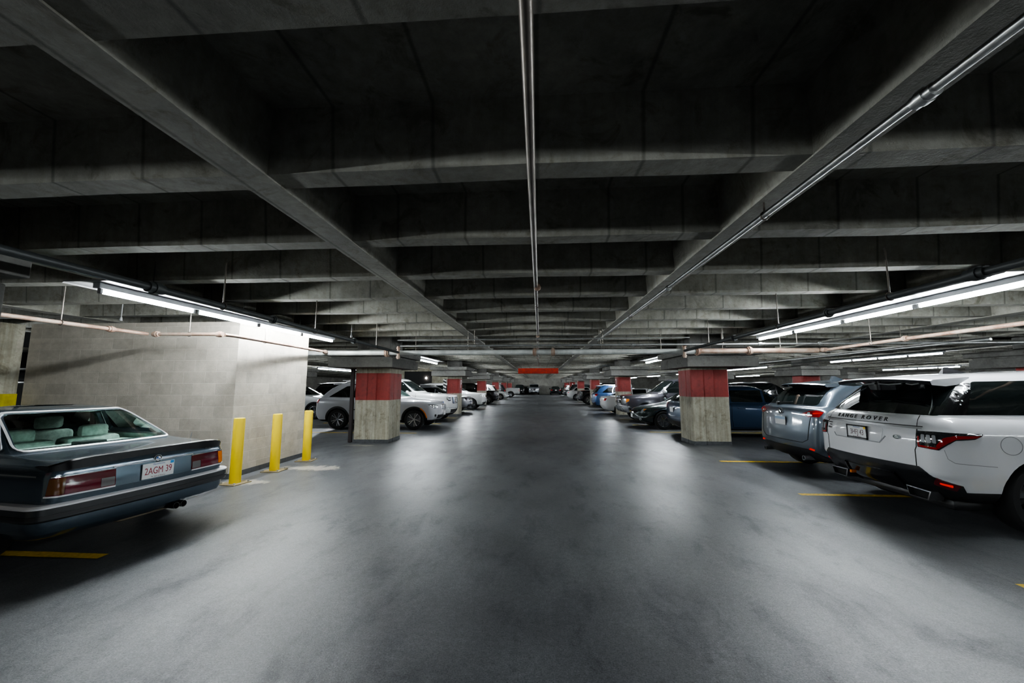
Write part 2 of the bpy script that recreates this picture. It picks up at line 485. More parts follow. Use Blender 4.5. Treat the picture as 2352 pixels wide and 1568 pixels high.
    def text(s, name, body, kind, a, b, size, mat, off=.006, parent=None, ext=.003, spacing=1.0, sx=1.0, flat=False, sign=None):
        """lettering centred on (a,b) of the rear or front face"""
        cu = bpy.data.curves.new('t', 'FONT'); cu.body = body; cu.size = size; cu.extrude = ext
        cu.align_x = 'CENTER'; cu.align_y = 'CENTER'; cu.space_character = spacing
        to = bpy.data.objects.new('t', cu); COL.objects.link(to)
        dg = bpy.context.evaluated_depsgraph_get(); dg.update()
        me = bpy.data.meshes.new_from_object(to.evaluated_get(dg)); bpy.data.objects.remove(to)
        # seen from behind the car the reader's right is -y (left of the car is +y): local x -> -y
        sg = (-1 if kind == 'rear' else 1)
        base, bn = s.hit(kind, a, b)
        for v in me.vertices:
            x, y, z = v.co.x*sx, v.co.y, v.co.z
            if flat: h, n = Vector((base.x, a+sg*x, b+y)), Vector((-1 if kind == 'rear' else 1, 0, 0))
            else: h, n = s.hit(kind, a+sg*x, b+y)
            p = h+n*(off+z); v.co = (p.x+s.off, p.y, p.z)
        me.materials.clear(); me.materials.append(mat)
        return link(bpy.data.objects.new(name, me), parent or s.root)
    def part(s, name, bm, mat, parent=None, deg=38):
        for v in bm.verts: v.co.x += s.off
        return obj(name, bm, mat, parent or s.root, True, deg)
    # ---- wheels
    def wheels(s, mat=None, spokes=5, rim=.72, width=.23, style='twin', inset=.015, lug=True):
        mat = mat or M_RIM; WR = s.WR
        tb = bmesh.new(); r2 = WR*rim; h = width/2
        lathe(tb, [(r2*.97, -h*.8), (r2, -h*.95), (WR*.93, -h), (WR*.985, -h*.82), (WR, -h*.5), (WR, h*.5), (WR*.985, h*.82), (WR*.93, h), (r2, h*.95), (r2*.97, h*.8)], 40, 'y', closed=True)
        rb = bmesh.new()
        lathe(rb, [(r2*1.0, h*.86), (r2*.95, h*.9), (r2*.91, h*.7), (r2*.88, -h*.7), (r2*.97, -h*.8), (r2*1.0, h*.5)], 40, 'y', 0, closed=True)
        lathe(rb, [(.02, h*.62), (r2*.2, h*.62), (r2*.24, h*.4), (r2*.2, h*.1), (.02, h*.1)], 20, 'y', 0)
        db = bmesh.new(); lathe(db, [(.01, -h*.1), (r2*.9, -h*.1), (r2*.9, -h*.2), (.01, -h*.2)], 32, 'y', 0)
        for k in range(spokes):
            t0 = 2*math.pi*k/spokes+math.pi/2
            offs = ((-.16, .16) if style == 'twin' else (0,))
            for o_ in offs:
                ti = t0+o_*.35; to = t0+o_*1.15 if style == 'twin' else t0
                wi = r2*(.06 if style == 'twin' else .14); wo = r2*(.075 if style == 'twin' else .10)
                pi_ = Vector((math.cos(ti), 0, math.sin(ti)))*r2*.17; po = Vector((math.cos(to), 0, math.sin(to)))*r2*.93
                d = (po-pi_).normalized(); n = Vector((-d.z, 0, d.x))
                vs = []
                for p, w, y0, y1 in ((pi_, wi, h*.25, h*.6), (po, wo, h*.35, h*.78)):
                    for sx, yy in ((-1, y0), (1, y0), (.75, y1), (-.75, y1)):
                        q = p+n*w*sx; vs.append(rb.verts.new((q.x, yy, q.z)))
                for k2 in range(4): rb.faces.new((vs[k2], vs[(k2+1) % 4], vs[4+(k2+1) % 4], vs[4+k2]))
                rb.faces.new(vs[:4]); rb.faces.new(vs[4:][::-1])
        first = None
        for x in s.wx:
            for sg in (-1, 1):
                loc = (x+s.off, sg*(s.W/2-h-inset), WR)
                if first is None:
                    w = obj('wheel', rb, mat, s.root, True, 40); ty = obj('tyre', tb, M_TYRE, w, True, 40)
                    br = obj('brake_disc', db, M_HOUS, w, True, 40); first = w
                else: w = copy_tree(first, s.root)
                w.location = loc; w.rotation_euler = (0, random.uniform(0, 6), 0 if sg > 0 else math.pi)
    def mirrors(s, x, z, mat=None, size=1.0):
        for sg in (-1, 1):
            h, n = s.hit('side', x, z, sg); y = h.y
            bm = bmesh.new(); g = bmesh.ops.create_uvsphere(bm, u_segments=16, v_segments=10, radius=1)
            for v in bm.verts:
                q = v.co; q.x *= .085*size; q.y *= .125*size; q.z *= .085*size
                if q.x < 0: q.x *= .35
                v.co = q+Vector((x+.02, y+sg*.19*size, z+.05))
            tube(bm, [(x, y-sg*.02, z-.01), (x, y+sg*.12, z)], .028, 8)
            m = s.part('side_mirror', bm, mat or s.paint)
            b2 = bmesh.new(); box(b2, x-.018, x-.008, y+sg*.19*size-.1*size, y+sg*.19*size+.1*size, z+.05-.062*size, z+.05+.062*size)
            s.part('mirror_glass', b2, M_GLASS, m)
    def handles(s, xs, z, mat=None):
        for x in xs:
            for sg in (-1, 1):
                h, n = s.hit('side', x, z, sg); bm = bmesh.new()
                y = h.y; box(bm, x-.11, x+.11, min(y, y+sg*.045), max(y, y+sg*.045), z-.017, z+.017, bev=.008)
                s.part('door_handle', bm, mat or s.paint)
    def door_lines(s, lines):
        for pts in lines:
            for sg in (-1, 1): s.strip('door_gap', 'side', pts, .012, M_DARK, .0025, .008, sg)
    def plate(s, kind, a, b, txt='', ink=None, base=None, size=.075, frame=None, tilt=0, sticker=None, top=None):
        """licence plate with a frame and its characters, as a flat part"""
        h, n = s.hit(kind, a, b); sg = -1 if kind == 'rear' else 1
        d = sg; x = h.x+d*.012
        bm = bmesh.new(); box(bm, min(x, x+d*.006), max(x, x+d*.006), a-.1525, a+.1525, b-.076, b+.076)
        p = s.part('license_plate', bm, base or M_PLATEW)
        if frame:
            bm = bmesh.new()
            for (y0, y1, z0, z1) in ((a-.165, a+.165, b+.072, b+.088), (a-.165, a+.165, b-.088, b-.066), (a-.165, a-.15, b-.088, b+.088), (a+.15, a+.165, b-.088, b+.088)):
                box(bm, min(x, x+d*.012), max(x, x+d*.012), y0, y1, z0, z1)
            s.part('plate_frame', bm, frame, p)
        xf = x+d*.0065
        def flat(body, sz, y, z, mat, nm, sx=1.0, sp=1.0):
            cu = bpy.data.curves.new('t', 'FONT'); cu.body = body; cu.size = sz; cu.extrude = .0008
            cu.align_x = 'CENTER'; cu.align_y = 'CENTER'; cu.space_character = sp
            to = bpy.data.objects.new('t', cu); COL.objects.link(to)
            dg = bpy.context.evaluated_depsgraph_get(); dg.update()
            me = bpy.data.meshes.new_from_object(to.evaluated_get(dg)); bpy.data.objects.remove(to)
            for v in me.vertices: v.co = (xf+d*v.co.z+s.off, y+(-v.co.x*sx if kind == 'rear' else v.co.x*sx), z+v.co.y)
            me.materials.clear(); me.materials.append(mat)
            link(bpy.data.objects.new(nm, me), p)
        if txt: flat(txt, .098, a, b-.006, ink or M_PLATER, 'plate_characters', .66, 1.04)
        if top:
            flat(top[0], .02, a, b+.062, top[2], 'plate_state_name'); flat(top[1], .016, a, b-.064, top[3], 'plate_motto')
        if sticker:
            bm = bmesh.new(); yy = a-.13; box(bm, min(xf, xf+d*.001), max(xf, xf+d*.001), yy-.018, yy+.018, b+.045, b+.074); s.part('plate_sticker', bm, sticker, p)
        return p
    def place(s, X0, Y, side, out, yaw=0, lift=0):
        """side +1: right of the aisle. out False: tail at X0, True: nose at X0"""
        s.root.location = (X0+side*s.L/2, Y, lift)
        fwd = side if not out else -side
        s.root.rotation_euler = (0, 0, (0 if fwd > 0 else math.pi)+yaw)
        return s

def glasshouse(c, sides, rear=None, wind=None, mat=None, rmat=None, wmat=None, rad=.04, parent=None):
    for sg in (-1, 1):
        for p in sides: c.patch('side_window', 'side', p, mat or M_GLASS, .004, .02, sg, rad=rad)
    o = None
    if rear: o = c.patch('rear_window', 'rear', rear, rmat or mat or M_GLASS, .004, .02, rad=.06)
    if wind: c.patch('windshield', 'front', wind, wmat or mat or M_GLASS, .004, .02, rad=.06)
    return o

# ================================================================== the place
CAM_H = 1.6
cam = bpy.data.cameras.new('camera'); cam.sensor_width = 36; cam.lens = 888/2352*36; cam.clip_end = 300
co = bpy.data.objects.new('camera', cam); COL.objects.link(co); bpy.context.scene.camera = co
co.location = (0, 0, CAM_H); co.rotation_euler = (R(90+6.489), 0, R(3.841))

XL, XR, YB, YF = -34.0, 38.0, -13.0, 72.3
ZB = 2.91; ZS = 3.32
bm = bmesh.new(); box(bm, XL, XR, YB, YF, -.2, 0)
tag(obj('floor', bm, M_FLOOR, smooth=False), kind='structure')
bm = bmesh.new(); box(bm, XL, XR, YB, YF, ZS, ZS+.2)
ceil = tag(obj('ceiling', bm, M_CEIL, smooth=False), kind='structure')
k = -12
while True:
    y = 1.14+1.122*k; k += 1
    if y < YB+.2: continue
    if y > YF-.2: break
    bm = bmesh.new(); wv = []
    # slightly wavering formwork edges
    n = 72; prev = None; rows = []
    for i in range(n+1):
        x = XL+(XR-XL)*i/n; j = random.uniform(-.006, .006); jz = random.uniform(-.008, .006)
        rows.append([bm.verts.new(q) for q in ((x, y-.125+j, ZS), (x, y-.088+j, ZB+jz), (x, y+.088+j, ZB+jz), (x, y+.125+j, ZS))])
    for a, b in zip(rows[:-1], rows[1:]):
        for q in range(3): bm.faces.new((a[q], a[q+1], b[q+1], b[q]))
    obj('ceiling_rib', bm, M_CEIL, ceil, False)
xs = [-1.80+3.49*q for q in range(-9, 12)]
for x in xs:
    if not XL+.3 < x < XR-.3: continue
    bm = bmesh.new()
    rows = []
    for i in range(76):
        y = YB+(YF-YB)*i/75; j = random.uniform(-.005, .005)
        rows.append([bm.verts.new(q) for q in ((x-.155+j, y, ZS), (x-.118+j, y, ZB-.012), (x+.118+j, y, ZB-.012), (x+.155+j, y, ZS))])
    for a, b in zip(rows[:-1], rows[1:]):
        for q in range(3): bm.faces.new((a[q+1], a[q], b[q], b[q+1]))
    obj('ceiling_beam', bm, M_CEIL, ceil, False)
def swall(nm, a, mat=M_WALLC):
    bm = bmesh.new(); box(bm, *a); return tag(obj(nm, bm, mat, smooth=False), kind='structure')
swall('wall_left', (XL-.2, XL, YB, YF, 0, ZS)); swall('wall_right', (XR, XR+.2, YB, YF, 0, ZS))
swall('wall_back', (XL, XR, YF, YF+.2, 0, ZS)); swall('wall_front', (XL, XR, YB-.2, YB, 0, ZS))
# block-work stair core on the left, its base band, and the framed opening beside it
swall('wall_block', (-9.42, -5.33, 6.52, 8.62, 0, 2.74), M_BLOCK)
bm = bmesh.new(); box(bm, -9.42, -5.322, 6.512, 8.628, 0, .09)
tag(obj('baseboard_block', bm, M_BASE, smooth=False), kind='structure')
bm = bmesh.new(); box(bm, -9.86, -9.5, 6.15, 6.5, 0, 2.72, bev=.01); box(bm, -12.6, -9.86, 6.15, 6.5, 2.28, 2.72, bev=.01)
fr = tag(obj('door_1', bm, M_COL, smooth=False), kind='structure')
bm = bmesh.new(); box(bm, -9.865, -9.495, 6.145, 6.505, 0, 1.45); obj('yellow_paint_band', bm, simple('dull_yellow_paint', (.42,.36,.02), .6, nz=8), fr, False)
bm = bmesh.new(); box(bm, -12.6, -9.86, 7.3, 7.4, 0, 2.7); obj('dark_backing', bm, M_DARK, fr, False)  # black sheet behind the opening, its unlit depth put in as colour
bm = bmesh.new(); box(bm, -12.6, -9.86, 6.5, 7.3, 2.28, 2.33)
for z in (1.93, 1.66): tube(bm, [(-12.6, 7.15, z), (-9.88, 7.15, z)], .02)
obj('rail', bm, M_GALV, fr, False)
# ribbed concrete shaft far left with a dark opening
bm = bmesh.new(); n = 60
for i in range(n):
    x = -11.2+4.3*i/n
    box(bm, x, x+.036, 29.95, 30.02, 0, ZB)
for (a, b, c, d) in ((-11.2, -10.45, 0, ZB), (-8.35, -6.9, 0, ZB), (-10.45, -8.35, 0, 1.62), (-10.45, -8.35, 2.68, ZB)):
    box(bm, a, b, 30.0, 32.5, c, d)
for f in [f for f in bm.faces if -10.45 < f.calc_center_median().x < -8.35 and f.calc_center_median().y < 30.05 and 1.62 < f.calc_center_median().z < 2.68]:
    pass
tag(obj('wall_shaft', bm, M_COL, smooth=False), kind='structure')
bm = bmesh.new(); box(bm, -10.5, -8.3, 29.93, 29.98, 1.6, 2.7)
tag(obj('window_1', bm, M_DARK, smooth=False), kind='structure')  # flat black panel over the opening, painted in for its dark interior
bm = bmesh.new(); lathe(bm, [(.01, 0), (.06, .0), (.06, .05), (.01, .05)], 12, 'y')
o = obj('bulkhead_lamp', bm, emis('bulkhead_glow', (1, .9, .8), 30)); o.location = (-8.75, 29.89, 2.18)
tag(o, 'tiny lit round lamp on the dark opening of the far left ribbed concrete shaft', 'lamp')

# ------------------------------------------------------------------ pillars
def prism(bm, pts, z0, z1, grow=0):
    c = Vector((sum(p[0] for p in pts)/len(pts), sum(p[1] for p in pts)/len(pts)))
    P = [(c.x+(p[0]-c.x)*(1+grow), c.y+(p[1]-c.y)*(1+grow)) for p in pts]
    a = [bm.verts.new((x, y, z0)) for x, y in P]; b = [bm.verts.new((x, y, z1)) for x, y in P]
    n = len(P)
    for k in range(n): bm.faces.new((a[k], a[(k+1) % n], b[(k+1) % n], b[k]))
    bm.faces.new(a); bm.faces.new(b)
def plan(hx, hy, flute=True):
    def side(p, q, nrm):
        p = Vector(p); q = Vector(q); n = Vector(nrm); d = q-p
        if not flute: return [tuple(p)]
        return [tuple(p), tuple(p+d*.30), tuple(p+d*.335-n*.016), tuple(p+d*.36), tuple(p+d*.60), tuple(p+d*.625-n*.016), tuple(p+d*.66)]
    c = .025; out = []
    cs = [((-hx+c, -hy), (hx-c, -hy), (0, -1)), ((hx, -hy+c), (hx, hy-c), (1, 0)), ((hx-c, hy), (-hx+c, hy), (0, 1)), ((-hx, hy-c), (-hx, -hy+c), (-1, 0))]
    for a, b, n in cs: out += side(a, b, n)+[b]
    return out
ORD = ['first', 'second', 'third', 'fourth', 'fifth', 'sixth']
def pillar(x, y, hx, hy, zr0, zr1, label, group=None, capx=0, flute=True, proto=[None]):
    t = thing('pillar', label, 'pillar', (x, y, 0), 0, group)
    P = plan(hx, hy, flute)
    if not flute:
        P = fillet([(-hx, -hy), (hx, -hy), (hx, hy), (-hx, hy)], .16, 5)
    bm = bmesh.new(); prism(bm, P, 0, 2.20); obj('shaft', bm, M_COL, t, True, 30)
    bm = bmesh.new(); prism(bm, P, 2.5, ZS+.01); obj('upper_shaft', bm, M_CAP, t, True, 30)  # takes the dark capital colour, shade above the capital painted in
    bm = bmesh.new(); prism(bm, P, zr0, zr1, .006); obj('red_paint_band', bm, M_RED, t, True, 30)
    bm = bmesh.new(); prism(bm, P, 0, .10, .012); obj('base_band', bm, M_BASE, t, True, 30)
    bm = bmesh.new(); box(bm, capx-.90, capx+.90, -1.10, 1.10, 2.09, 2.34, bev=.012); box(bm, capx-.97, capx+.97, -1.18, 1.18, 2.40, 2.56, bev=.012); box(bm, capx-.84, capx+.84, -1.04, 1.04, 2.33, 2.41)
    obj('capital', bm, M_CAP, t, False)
    return t
rows_y = [1.42, 11.35, 20.95, 31.2, 41.4, 51.6, 61.8]
nm = ['nearest', 'second', 'third', 'fourth', 'fifth', 'sixth', 'farthest']
pill = {}
for i, y in enumerate(rows_y):
    for sd in (-1, 1):
        sidew = 'left' if sd < 0 else 'right'
        if i == 0 and sd > 0: lab = 'nearest right pillar with a red band, beside the white SUV nose'
        elif i == 0: lab = 'concrete pillar at the left frame edge showing only its stepped capital'
        elif i == 1: lab = ('wide grooved concrete pillar with red band on the left, behind the yellow posts' if sd < 0 else
                            'wide grooved concrete pillar with red band on the right, beside dark blue car')
        else: lab = 'red banded concrete pillar, %s along the %s side of the aisle' % (nm[i], sidew)
        big = i < 2
        if i == 0 and sd > 0: continue
        hx = .50 if big else .35; hy = .47 if big else .42
        x = (4.19+hx if big else 4.13+hx) if sd > 0 else (-(4.19+hx) if big else -(4.19+hx))
        yy = y-.12 if (sd < 0 and i == 1) else (y+.12 if i == 1 else y)
        z0, z1 = (1.19, 1.95) if sd < 0 else (1.29, 2.03)
        pill[i, sd] = pillar(x, yy, hx, hy, z0, z1, lab, None, sd*.10, big)
# painted characters on the aisle-side faces
def wtext(name, body, size, loc, rot, mat, parent=None, ext=.002):
    cu = bpy.data.curves.new('t', 'FONT'); cu.body = body; cu.size = size; cu.extrude = ext; cu.align_x = 'CENTER'; cu.align_y = 'CENTER'
    to = bpy.data.objects.new('t', cu); COL.objects.link(to); dg = bpy.context.evaluated_depsgraph_get(); dg.update()
    me = bpy.data.meshes.new_from_object(to.evaluated_get(dg)); bpy.data.objects.remove(to)
    M = Matrix.Translation(loc) @ Matrix.Rotation(rot[2], 4, 'Z') @ Matrix.Rotation(rot[0], 4, 'X')
    me.transform(M); me.materials.clear(); me.materials.append(mat)
    return link(bpy.data.objects.new(name, me), parent)
wtext('painted_letter', 'P', .62, (.357, 0, 1.66), (R(90), 0, R(90)), M_WHITE, pill[2, -1])
wtext('painted_numeral', '2', .62, (-.357, 0, 1.72), (R(90), 0, R(-90)), M_WHITE, pill[2, 1])
wtext('painted_numeral', '1', .55, (0, -.43, 1.66), (R(90), 0, 0), M_WHITE, pill[5, 1])
# outer pillar lines
for X, sidew, n0, n1 in ((13.75, 'right', 1, 5), (23.6, 'far right', 1, 4), (-13.9, 'left', 1, 5)):
    for i in range(n0, n1):
        pillar(X, rows_y[i], .45, .45, 1.29, 2.12, 'red banded pillar of the %s outer row, %s from the camera' % (sidew, ORD[i-1]), None, 0, False)
# striped board fixed to the outer side of the second left pillar
bm = bmesh.new(); box(bm, -.52, -.36, -.45, -.42, 1.27, 1.95); ob = obj('hazard_board', bm, M_BLACK, None, False)
ob.location = pill[2, -1].location
tag(ob, 'narrow black and white striped hazard board on the third left pillar', 'sign')
bm = bmesh.new()
for k in range(4):
    z = 1.29+.17*k; a = [bm.verts.new(p) for p in ((-.52, -.455, z+.07), (-.36, -.455, z), (-.36, -.455, z+.08), (-.52, -.455, z+.15))]; bm.faces.new(a)
obj('white_stripes', bm, M_WHITE, ob, False)
# drain pipe beside the wide left pillar
bm = bmesh.new(); box(bm, -5.37, -5.27, 10.80, 10.9, 0, 2.085, bev=.02)
for z in (.9, 1.62, 2.0): box(bm, -5.375, -5.2, 10.86, 10.89, z, z+.03)
tag(obj('downpipe', bm, simple('dark_brown_metal', (.035,.028,.028), .5), smooth=False), 'dark square downpipe against the left side of the wide left pillar', 'pipe')

# ------------------------------------------------------------------ bollards
def bollard():
    t = thing('bollard', '', 'bollard', group='yellow steel bollards beside the block wall')
    bm = bmesh.new(); lathe(bm, [(.083, .012), (.083, 1.03), (.078, 1.055), (.066, 1.06)], 32); obj('post', bm, M_YEL, t, True, 40)
    bm = bmesh.new(); box(bm, -.17, .17, -.16, .16, 0, .014, bev=.003); bp = obj('base_plate', bm, simple('dirty_plate', (.24,.19,.10), .6, nz=20), t, False)
    bm = bmesh.new()
    for a in (-1, 1):
        for b in (-1, 1): lathe_at = bmesh.ops.create_cone(bm, segments=6, radius1=.016, radius2=.016, depth=.03, cap_ends=True, matrix=Matrix.Translation((a*.135, b*.125, .025)))
    obj('anchor_bolt', bm, M_GALV, bp, False)
    return t
b0 = bollard(); bs = [b0, copy_tree(b0), copy_tree(b0)]
for b_, (x, y, l) in zip(bs, ((-4.99, 6.26, 'yellow steel bollard nearest the dark blue coupe tail, chipped near its foot'), (-4.99, 7.22, 'yellow steel bollard standing mid-way along the lit block wall face'), (-4.98, 8.22, 'yellow steel bollard at the far end of the block wall'))):
    b_.location = (x, y, 0); b_['label'] = l; b_.rotation_euler = (0, 0, random.uniform(-.3, .3))

# ------------------------------------------------------------------ lamps
def fixture(proto=[None]):
    if proto[0]: return copy_tree(proto[0])
    t = thing('light_fixture', '', 'light')
    bm = bmesh.new(); ln = 5.2
    a = [(-.36, .0), (-.34, .03), (.34, .03), (.36, .0), (.34, .012), (-.34, .012)]
    A = [bm.verts.new((x, -ln/2, z+.085)) for x, z in a]; B = [bm.verts.new((x, ln/2, z+.085)) for x, z in a]
    for k in range(6): bm.faces.new((A[k], A[(k+1) % 6], B[(k+1) % 6], B[k]))
    bm.faces.new(A); bm.faces.new(B); obj('reflector', bm, M_TRAY, t, False)
    bm = bmesh.new(); box(bm, -.045, .045, -ln/2+.05, ln/2-.05, .032, .10, bev=.006); obj('housing', bm, M_HOUS, t, False)
    for k in range(4):
        y = -1.905+1.27*k
        bm = bmesh.new(); tube(bm, [(0, y-.585, 0), (0, y+.585, 0)], .021, 8); tb = obj('tube_lamp', bm, M_TUBE, t, True, 60)
        for q in (-1, 1):
            bm = bmesh.new(); box(bm, -.022, .022, y+q*.60-.014, y+q*.60+.014, -.024, .035, bev=.004); obj('lamp_holder', bm, M_TRAY, tb, False)
    bm = bmesh.new()
    for y in (-2.1, -.6, .9, 2.3): tube(bm, [(.2, y, .11), (.2, y, .6)], .005, 6)
    obj('hanger_rod', bm, M_ROD, t, False)
    proto[0] = t; return t
rowc = [-3.4, 6.80, 16.3, 26.3, 36.4, 46.5, 56.7, 66.5]
dist = ['behind the camera', 'nearest', 'second', 'third', 'fourth', 'fifth', 'sixth', 'seventh']
for X, w, idx in ((-4.98, 'left aisle side', range(0, 8)), (5.15, 'right aisle side', range(0, 8)), (13.5, 'right outer bay', range(0, 7)), (24.1, 'far right bay', range(1, 6)), (33.5, 'outermost right bay', range(2, 4)),
                  (-14.0, 'left outer bay', range(1, 6)), (-24.0, 'far left bay', range(2, 4))):
    for i in idx:
        f = fixture(); f.location = (X, rowc[i]-(.3 if X == -4.98 and i == 1 else 0), 2.665)
        f['label'] = 'hanging fluorescent strip light with four tubes, %s along the %s' % (dist[i], w)
        f['group'] = 'fluorescent strip lights'
        if X == -4.98 and i == 1:
            f['label'] = 'nearest left fluorescent strip light, its tubes grazing the block wall'

# ------------------------------------------------------------------ pipes
def pipe(name, pts, r, mat, label, couplings=(), hang=(), cmat=None, cat='pipe', seg=14):
    bm = bmesh.new(); tube(bm, pts, r, seg); o = obj(name, bm, mat, None, True, 60); tag(o, label, cat)
    if couplings:
        for c in couplings:
            bm = bmesh.new(); p = Vector(c[0]); d = Vector(c[1]).normalized(); tube(bm, [p-d*c[2], p+d*c[2]], r*1.45, seg)
            tube(bm, [p-d*c[2]*.35, p+d*c[2]*.35], r*1.75, seg)
            obj('coupling', bm, cmat or mat, o, True, 40)
    for h in hang:
        bm = bmesh.new(); tube(bm, [(h[0], h[1], h[2]), (h[0], h[1], ZB+.03)], .007, 6); 
        tube(bm, [(h[0]+(r+.008)*math.cos(t), h[1], h[2]-.0+(r+.008)*math.sin(t)) for t in [2*math.pi*k/12 for k in range(13)]], .006, 6, False)
        obj('hanger', bm, M_OLDP, o, False)
    return o
DY = (0, 1, 0); DX = (1, 0, 0)
pipe('ceiling_pipe', [(-.035, YB, 2.79), (-.03, 2, 2.79), (0, 9, 2.8), (.02, 24.6, 2.8)], .024, M_OLDP, 'thin sprinkler pipe hanging along the middle of the aisle ceiling',
     [((0, 4.62, 2.79), DY, .05), ((0, 9.3, 2.79), DY, .06), ((0, 12.5, 2.8), DY, .05), ((0, 17, 2.8), DY, .05)], [(0, 5.7, 2.79), (0, 10.2, 2.8), (0, 15.9, 2.8)], M_RUST)
pipe('ceiling_pipe', [(1.62, YB, 2.80), (1.62, 10.5, 2.81)], .021, M_GALV, 'thin pale conduit running under the right ceiling beam',
     [((1.62, 1.6, 2.8), DY, .045), ((1.62, 4.8, 2.8), DY, .035)], [(1.62, 2.75, 2.8), (1.62, 6.8, 2.8)])
for sd, w in ((-1, 'left'), (1, 'right')):
    X = 3.40*sd
    o = pipe('sprinkler_main', [(X, YB, 2.47), (X, 3, 2.46), (X, 9.21, 2.40)], .032, M_PIPED, 'dark sprinkler pipe running along the %s side of the aisle' % w,
         [((X, 3.15, 2.46), DY, .07), ((X, 4.7, 2.445), DY, .03), ((X, 6.9, 2.42), DY, .04)], [(X, 3.9, 2.455), (X, 5.65, 2.43), (X, 7.9, 2.41)])
    bm = bmesh.new(); tube(bm, [(X, 9.20, 2.24), (X, 9.20, 2.55)], .036, 12); tube(bm, [(X, 9.20, 2.27), (X, 9.20, 2.30)], .05, 12); tube(bm, [(X, 9.20, 2.49), (X, 9.20, 2.52)], .05, 12)
    obj('tee_fitting', bm, M_RUST, o, True, 40)
pipe('sprinkler_main', [(-12.5, 9.32, 2.40), (3.78, 9.3, 2.40)], .062, M_PIPEG, 'large pale grey pipe crossing the aisle in front of the wide pillars',
     [((-.08, 9.3, 2.40), DX, .045), ((.36, 9.3, 2.40), DX, .045), ((-3.72, 9.3, 2.40), DX, .05), ((3.73, 9.3, 2.40), DX, .05)], [(-3.0, 9.3, 2.4), (-1.7, 9.3, 2.4), (1.5, 9.3, 2.4), (2.9, 9.3, 2.4)], M_RUST)
pipe('sprinkler_main', [(3.80, 9.3, 2.40), (6.42, 9.3, 2.40)], .058, M_RUST, 'rusty pink pipe section crossing in front of the wide right pillar', [((4.9, 9.3, 2.4), DX, .05)], [(4.3, 9.3, 2.4), (5.6, 9.3, 2.4)])
pipe('ceiling_pipe', [(-3.3, 9.05, 2.54), (20, 9.0, 2.52)], .022, M_GALV, 'thin pale pipe crossing the ceiling just above the large grey pipe',
     [((x, 9.03, 2.535), DX, .04) for x in (-1.5, .5, 2.2, 5.0, 6.3)], [(x, 9.03, 2.535) for x in (-1.5, 1.5, 4.2, 5.8, 8, 11)])
pipe('ceiling_pipe', [(-3.2, 8.6, 2.63), (3.3, 8.6, 2.64)], .013, M_GALV, 'slim conduit crossing the aisle ceiling above the pale pipes', [((-1.2, 8.6, 2.633), DX, .03), ((1.0, 8.6, 2.637), DX, .03)])
pipe('sprinkler_main', [(6.56, 9.2, 2.41), (6.47, 7.2, 2.42), (6.42, 5.2, 2.42), (6.4, -6, 2.43)], .03, M_RUST, 'rusty pink pipe running above the white SUV on the right',
     [((6.5, 9.25, 2.41), DY, .08), ((6.45, 7.2, 2.42), DY, .04)], [(6.45, 7.9, 2.42), (6.43, 5.0, 2.42)])
pipe('sprinkler_main', [(-5.21, 9.22, 2.42), (-5.06, 6.1, 2.42), (-5.09, 5.92, 2.42)], .027, M_RUST, 'rusty pipe running close along the lit face of the block wall',
     [((-5.21, 9.12, 2.42), DY, .07)], [(-5.12, 6.9, 2.42)])
pipe('sprinkler_main', [(-5.07, 5.86, 2.42), (-6.17, 5.76, 2.42)], .027, M_RUST, 'short rusty pipe jogging across the camera-side corner of the block wall', [((-5.12, 5.86, 2.42), DX, .05), ((-6.12, 5.765, 2.42), DX, .05)], [(-5.6, 5.81, 2.42)])
pipe('sprinkler_main', [(-6.24, 5.74, 2.42), (-6.24, -6, 2.42)], .027, M_RUST, 'pinkish pipe running from the block wall toward the left frame edge', [((-6.24, 5.2, 2.42), DY, .045)], [(-6.24, 4.6, 2.42), (-6.24, 1.0, 2.42)])
# sprinkler heads
for (x, y, w) in ((-6.8, 5.8, 'beside the left strip light'), (7.6, 6.2, 'beside the right strip light'), (-4.1, 8.2, 'near the left tee coupling')):
    bm = bmesh.new(); tube(bm, [(0, 0, .0), (0, 0, .65)], .008, 8); lathe(bm, [(.005, -.03), (.022, -.03), (.022, .0), (.012, .03), (.005, .03)], 12)
    o = obj('ceiling_sprinkler', bm, M_TRAY, None, True); o.location = (x, y, 2.68)
    tag(o, 'small white pendant sprinkler head %s' % w, 'sprinkler')
for (x, w) in ((9.8, 'inner'), (11.5, 'outer')):
    pipe('ceiling_pipe', [(x, 9, 2.6), (x+.2, 40, 2.6)], .03, M_GALV, 'long pale pipe over the right outer bay, %s of the pair' % w, (), [(x, 9.6, 2.6), (x+.1, 24, 2.6), (x+.18, 38, 2.6)])
# red clearance bar
t = thing('clearance_bar', 'long red clearance bar hanging across the middle of the aisle', 'sign', (0, 25, 2.36))
bm = bmesh.new(); box(bm, -1.28, 1.3, -.03, .03, 0, .345, bev=.01); obj('panel', bm, M_REDE, t, False)
bm = bmesh.new()
for x in (-1.0, 0, 1.0): tube(bm, [(x, 0, .34), (x, 0, .97)], .008, 6)
obj('hanger_rod', bm, M_GALV, t, False)
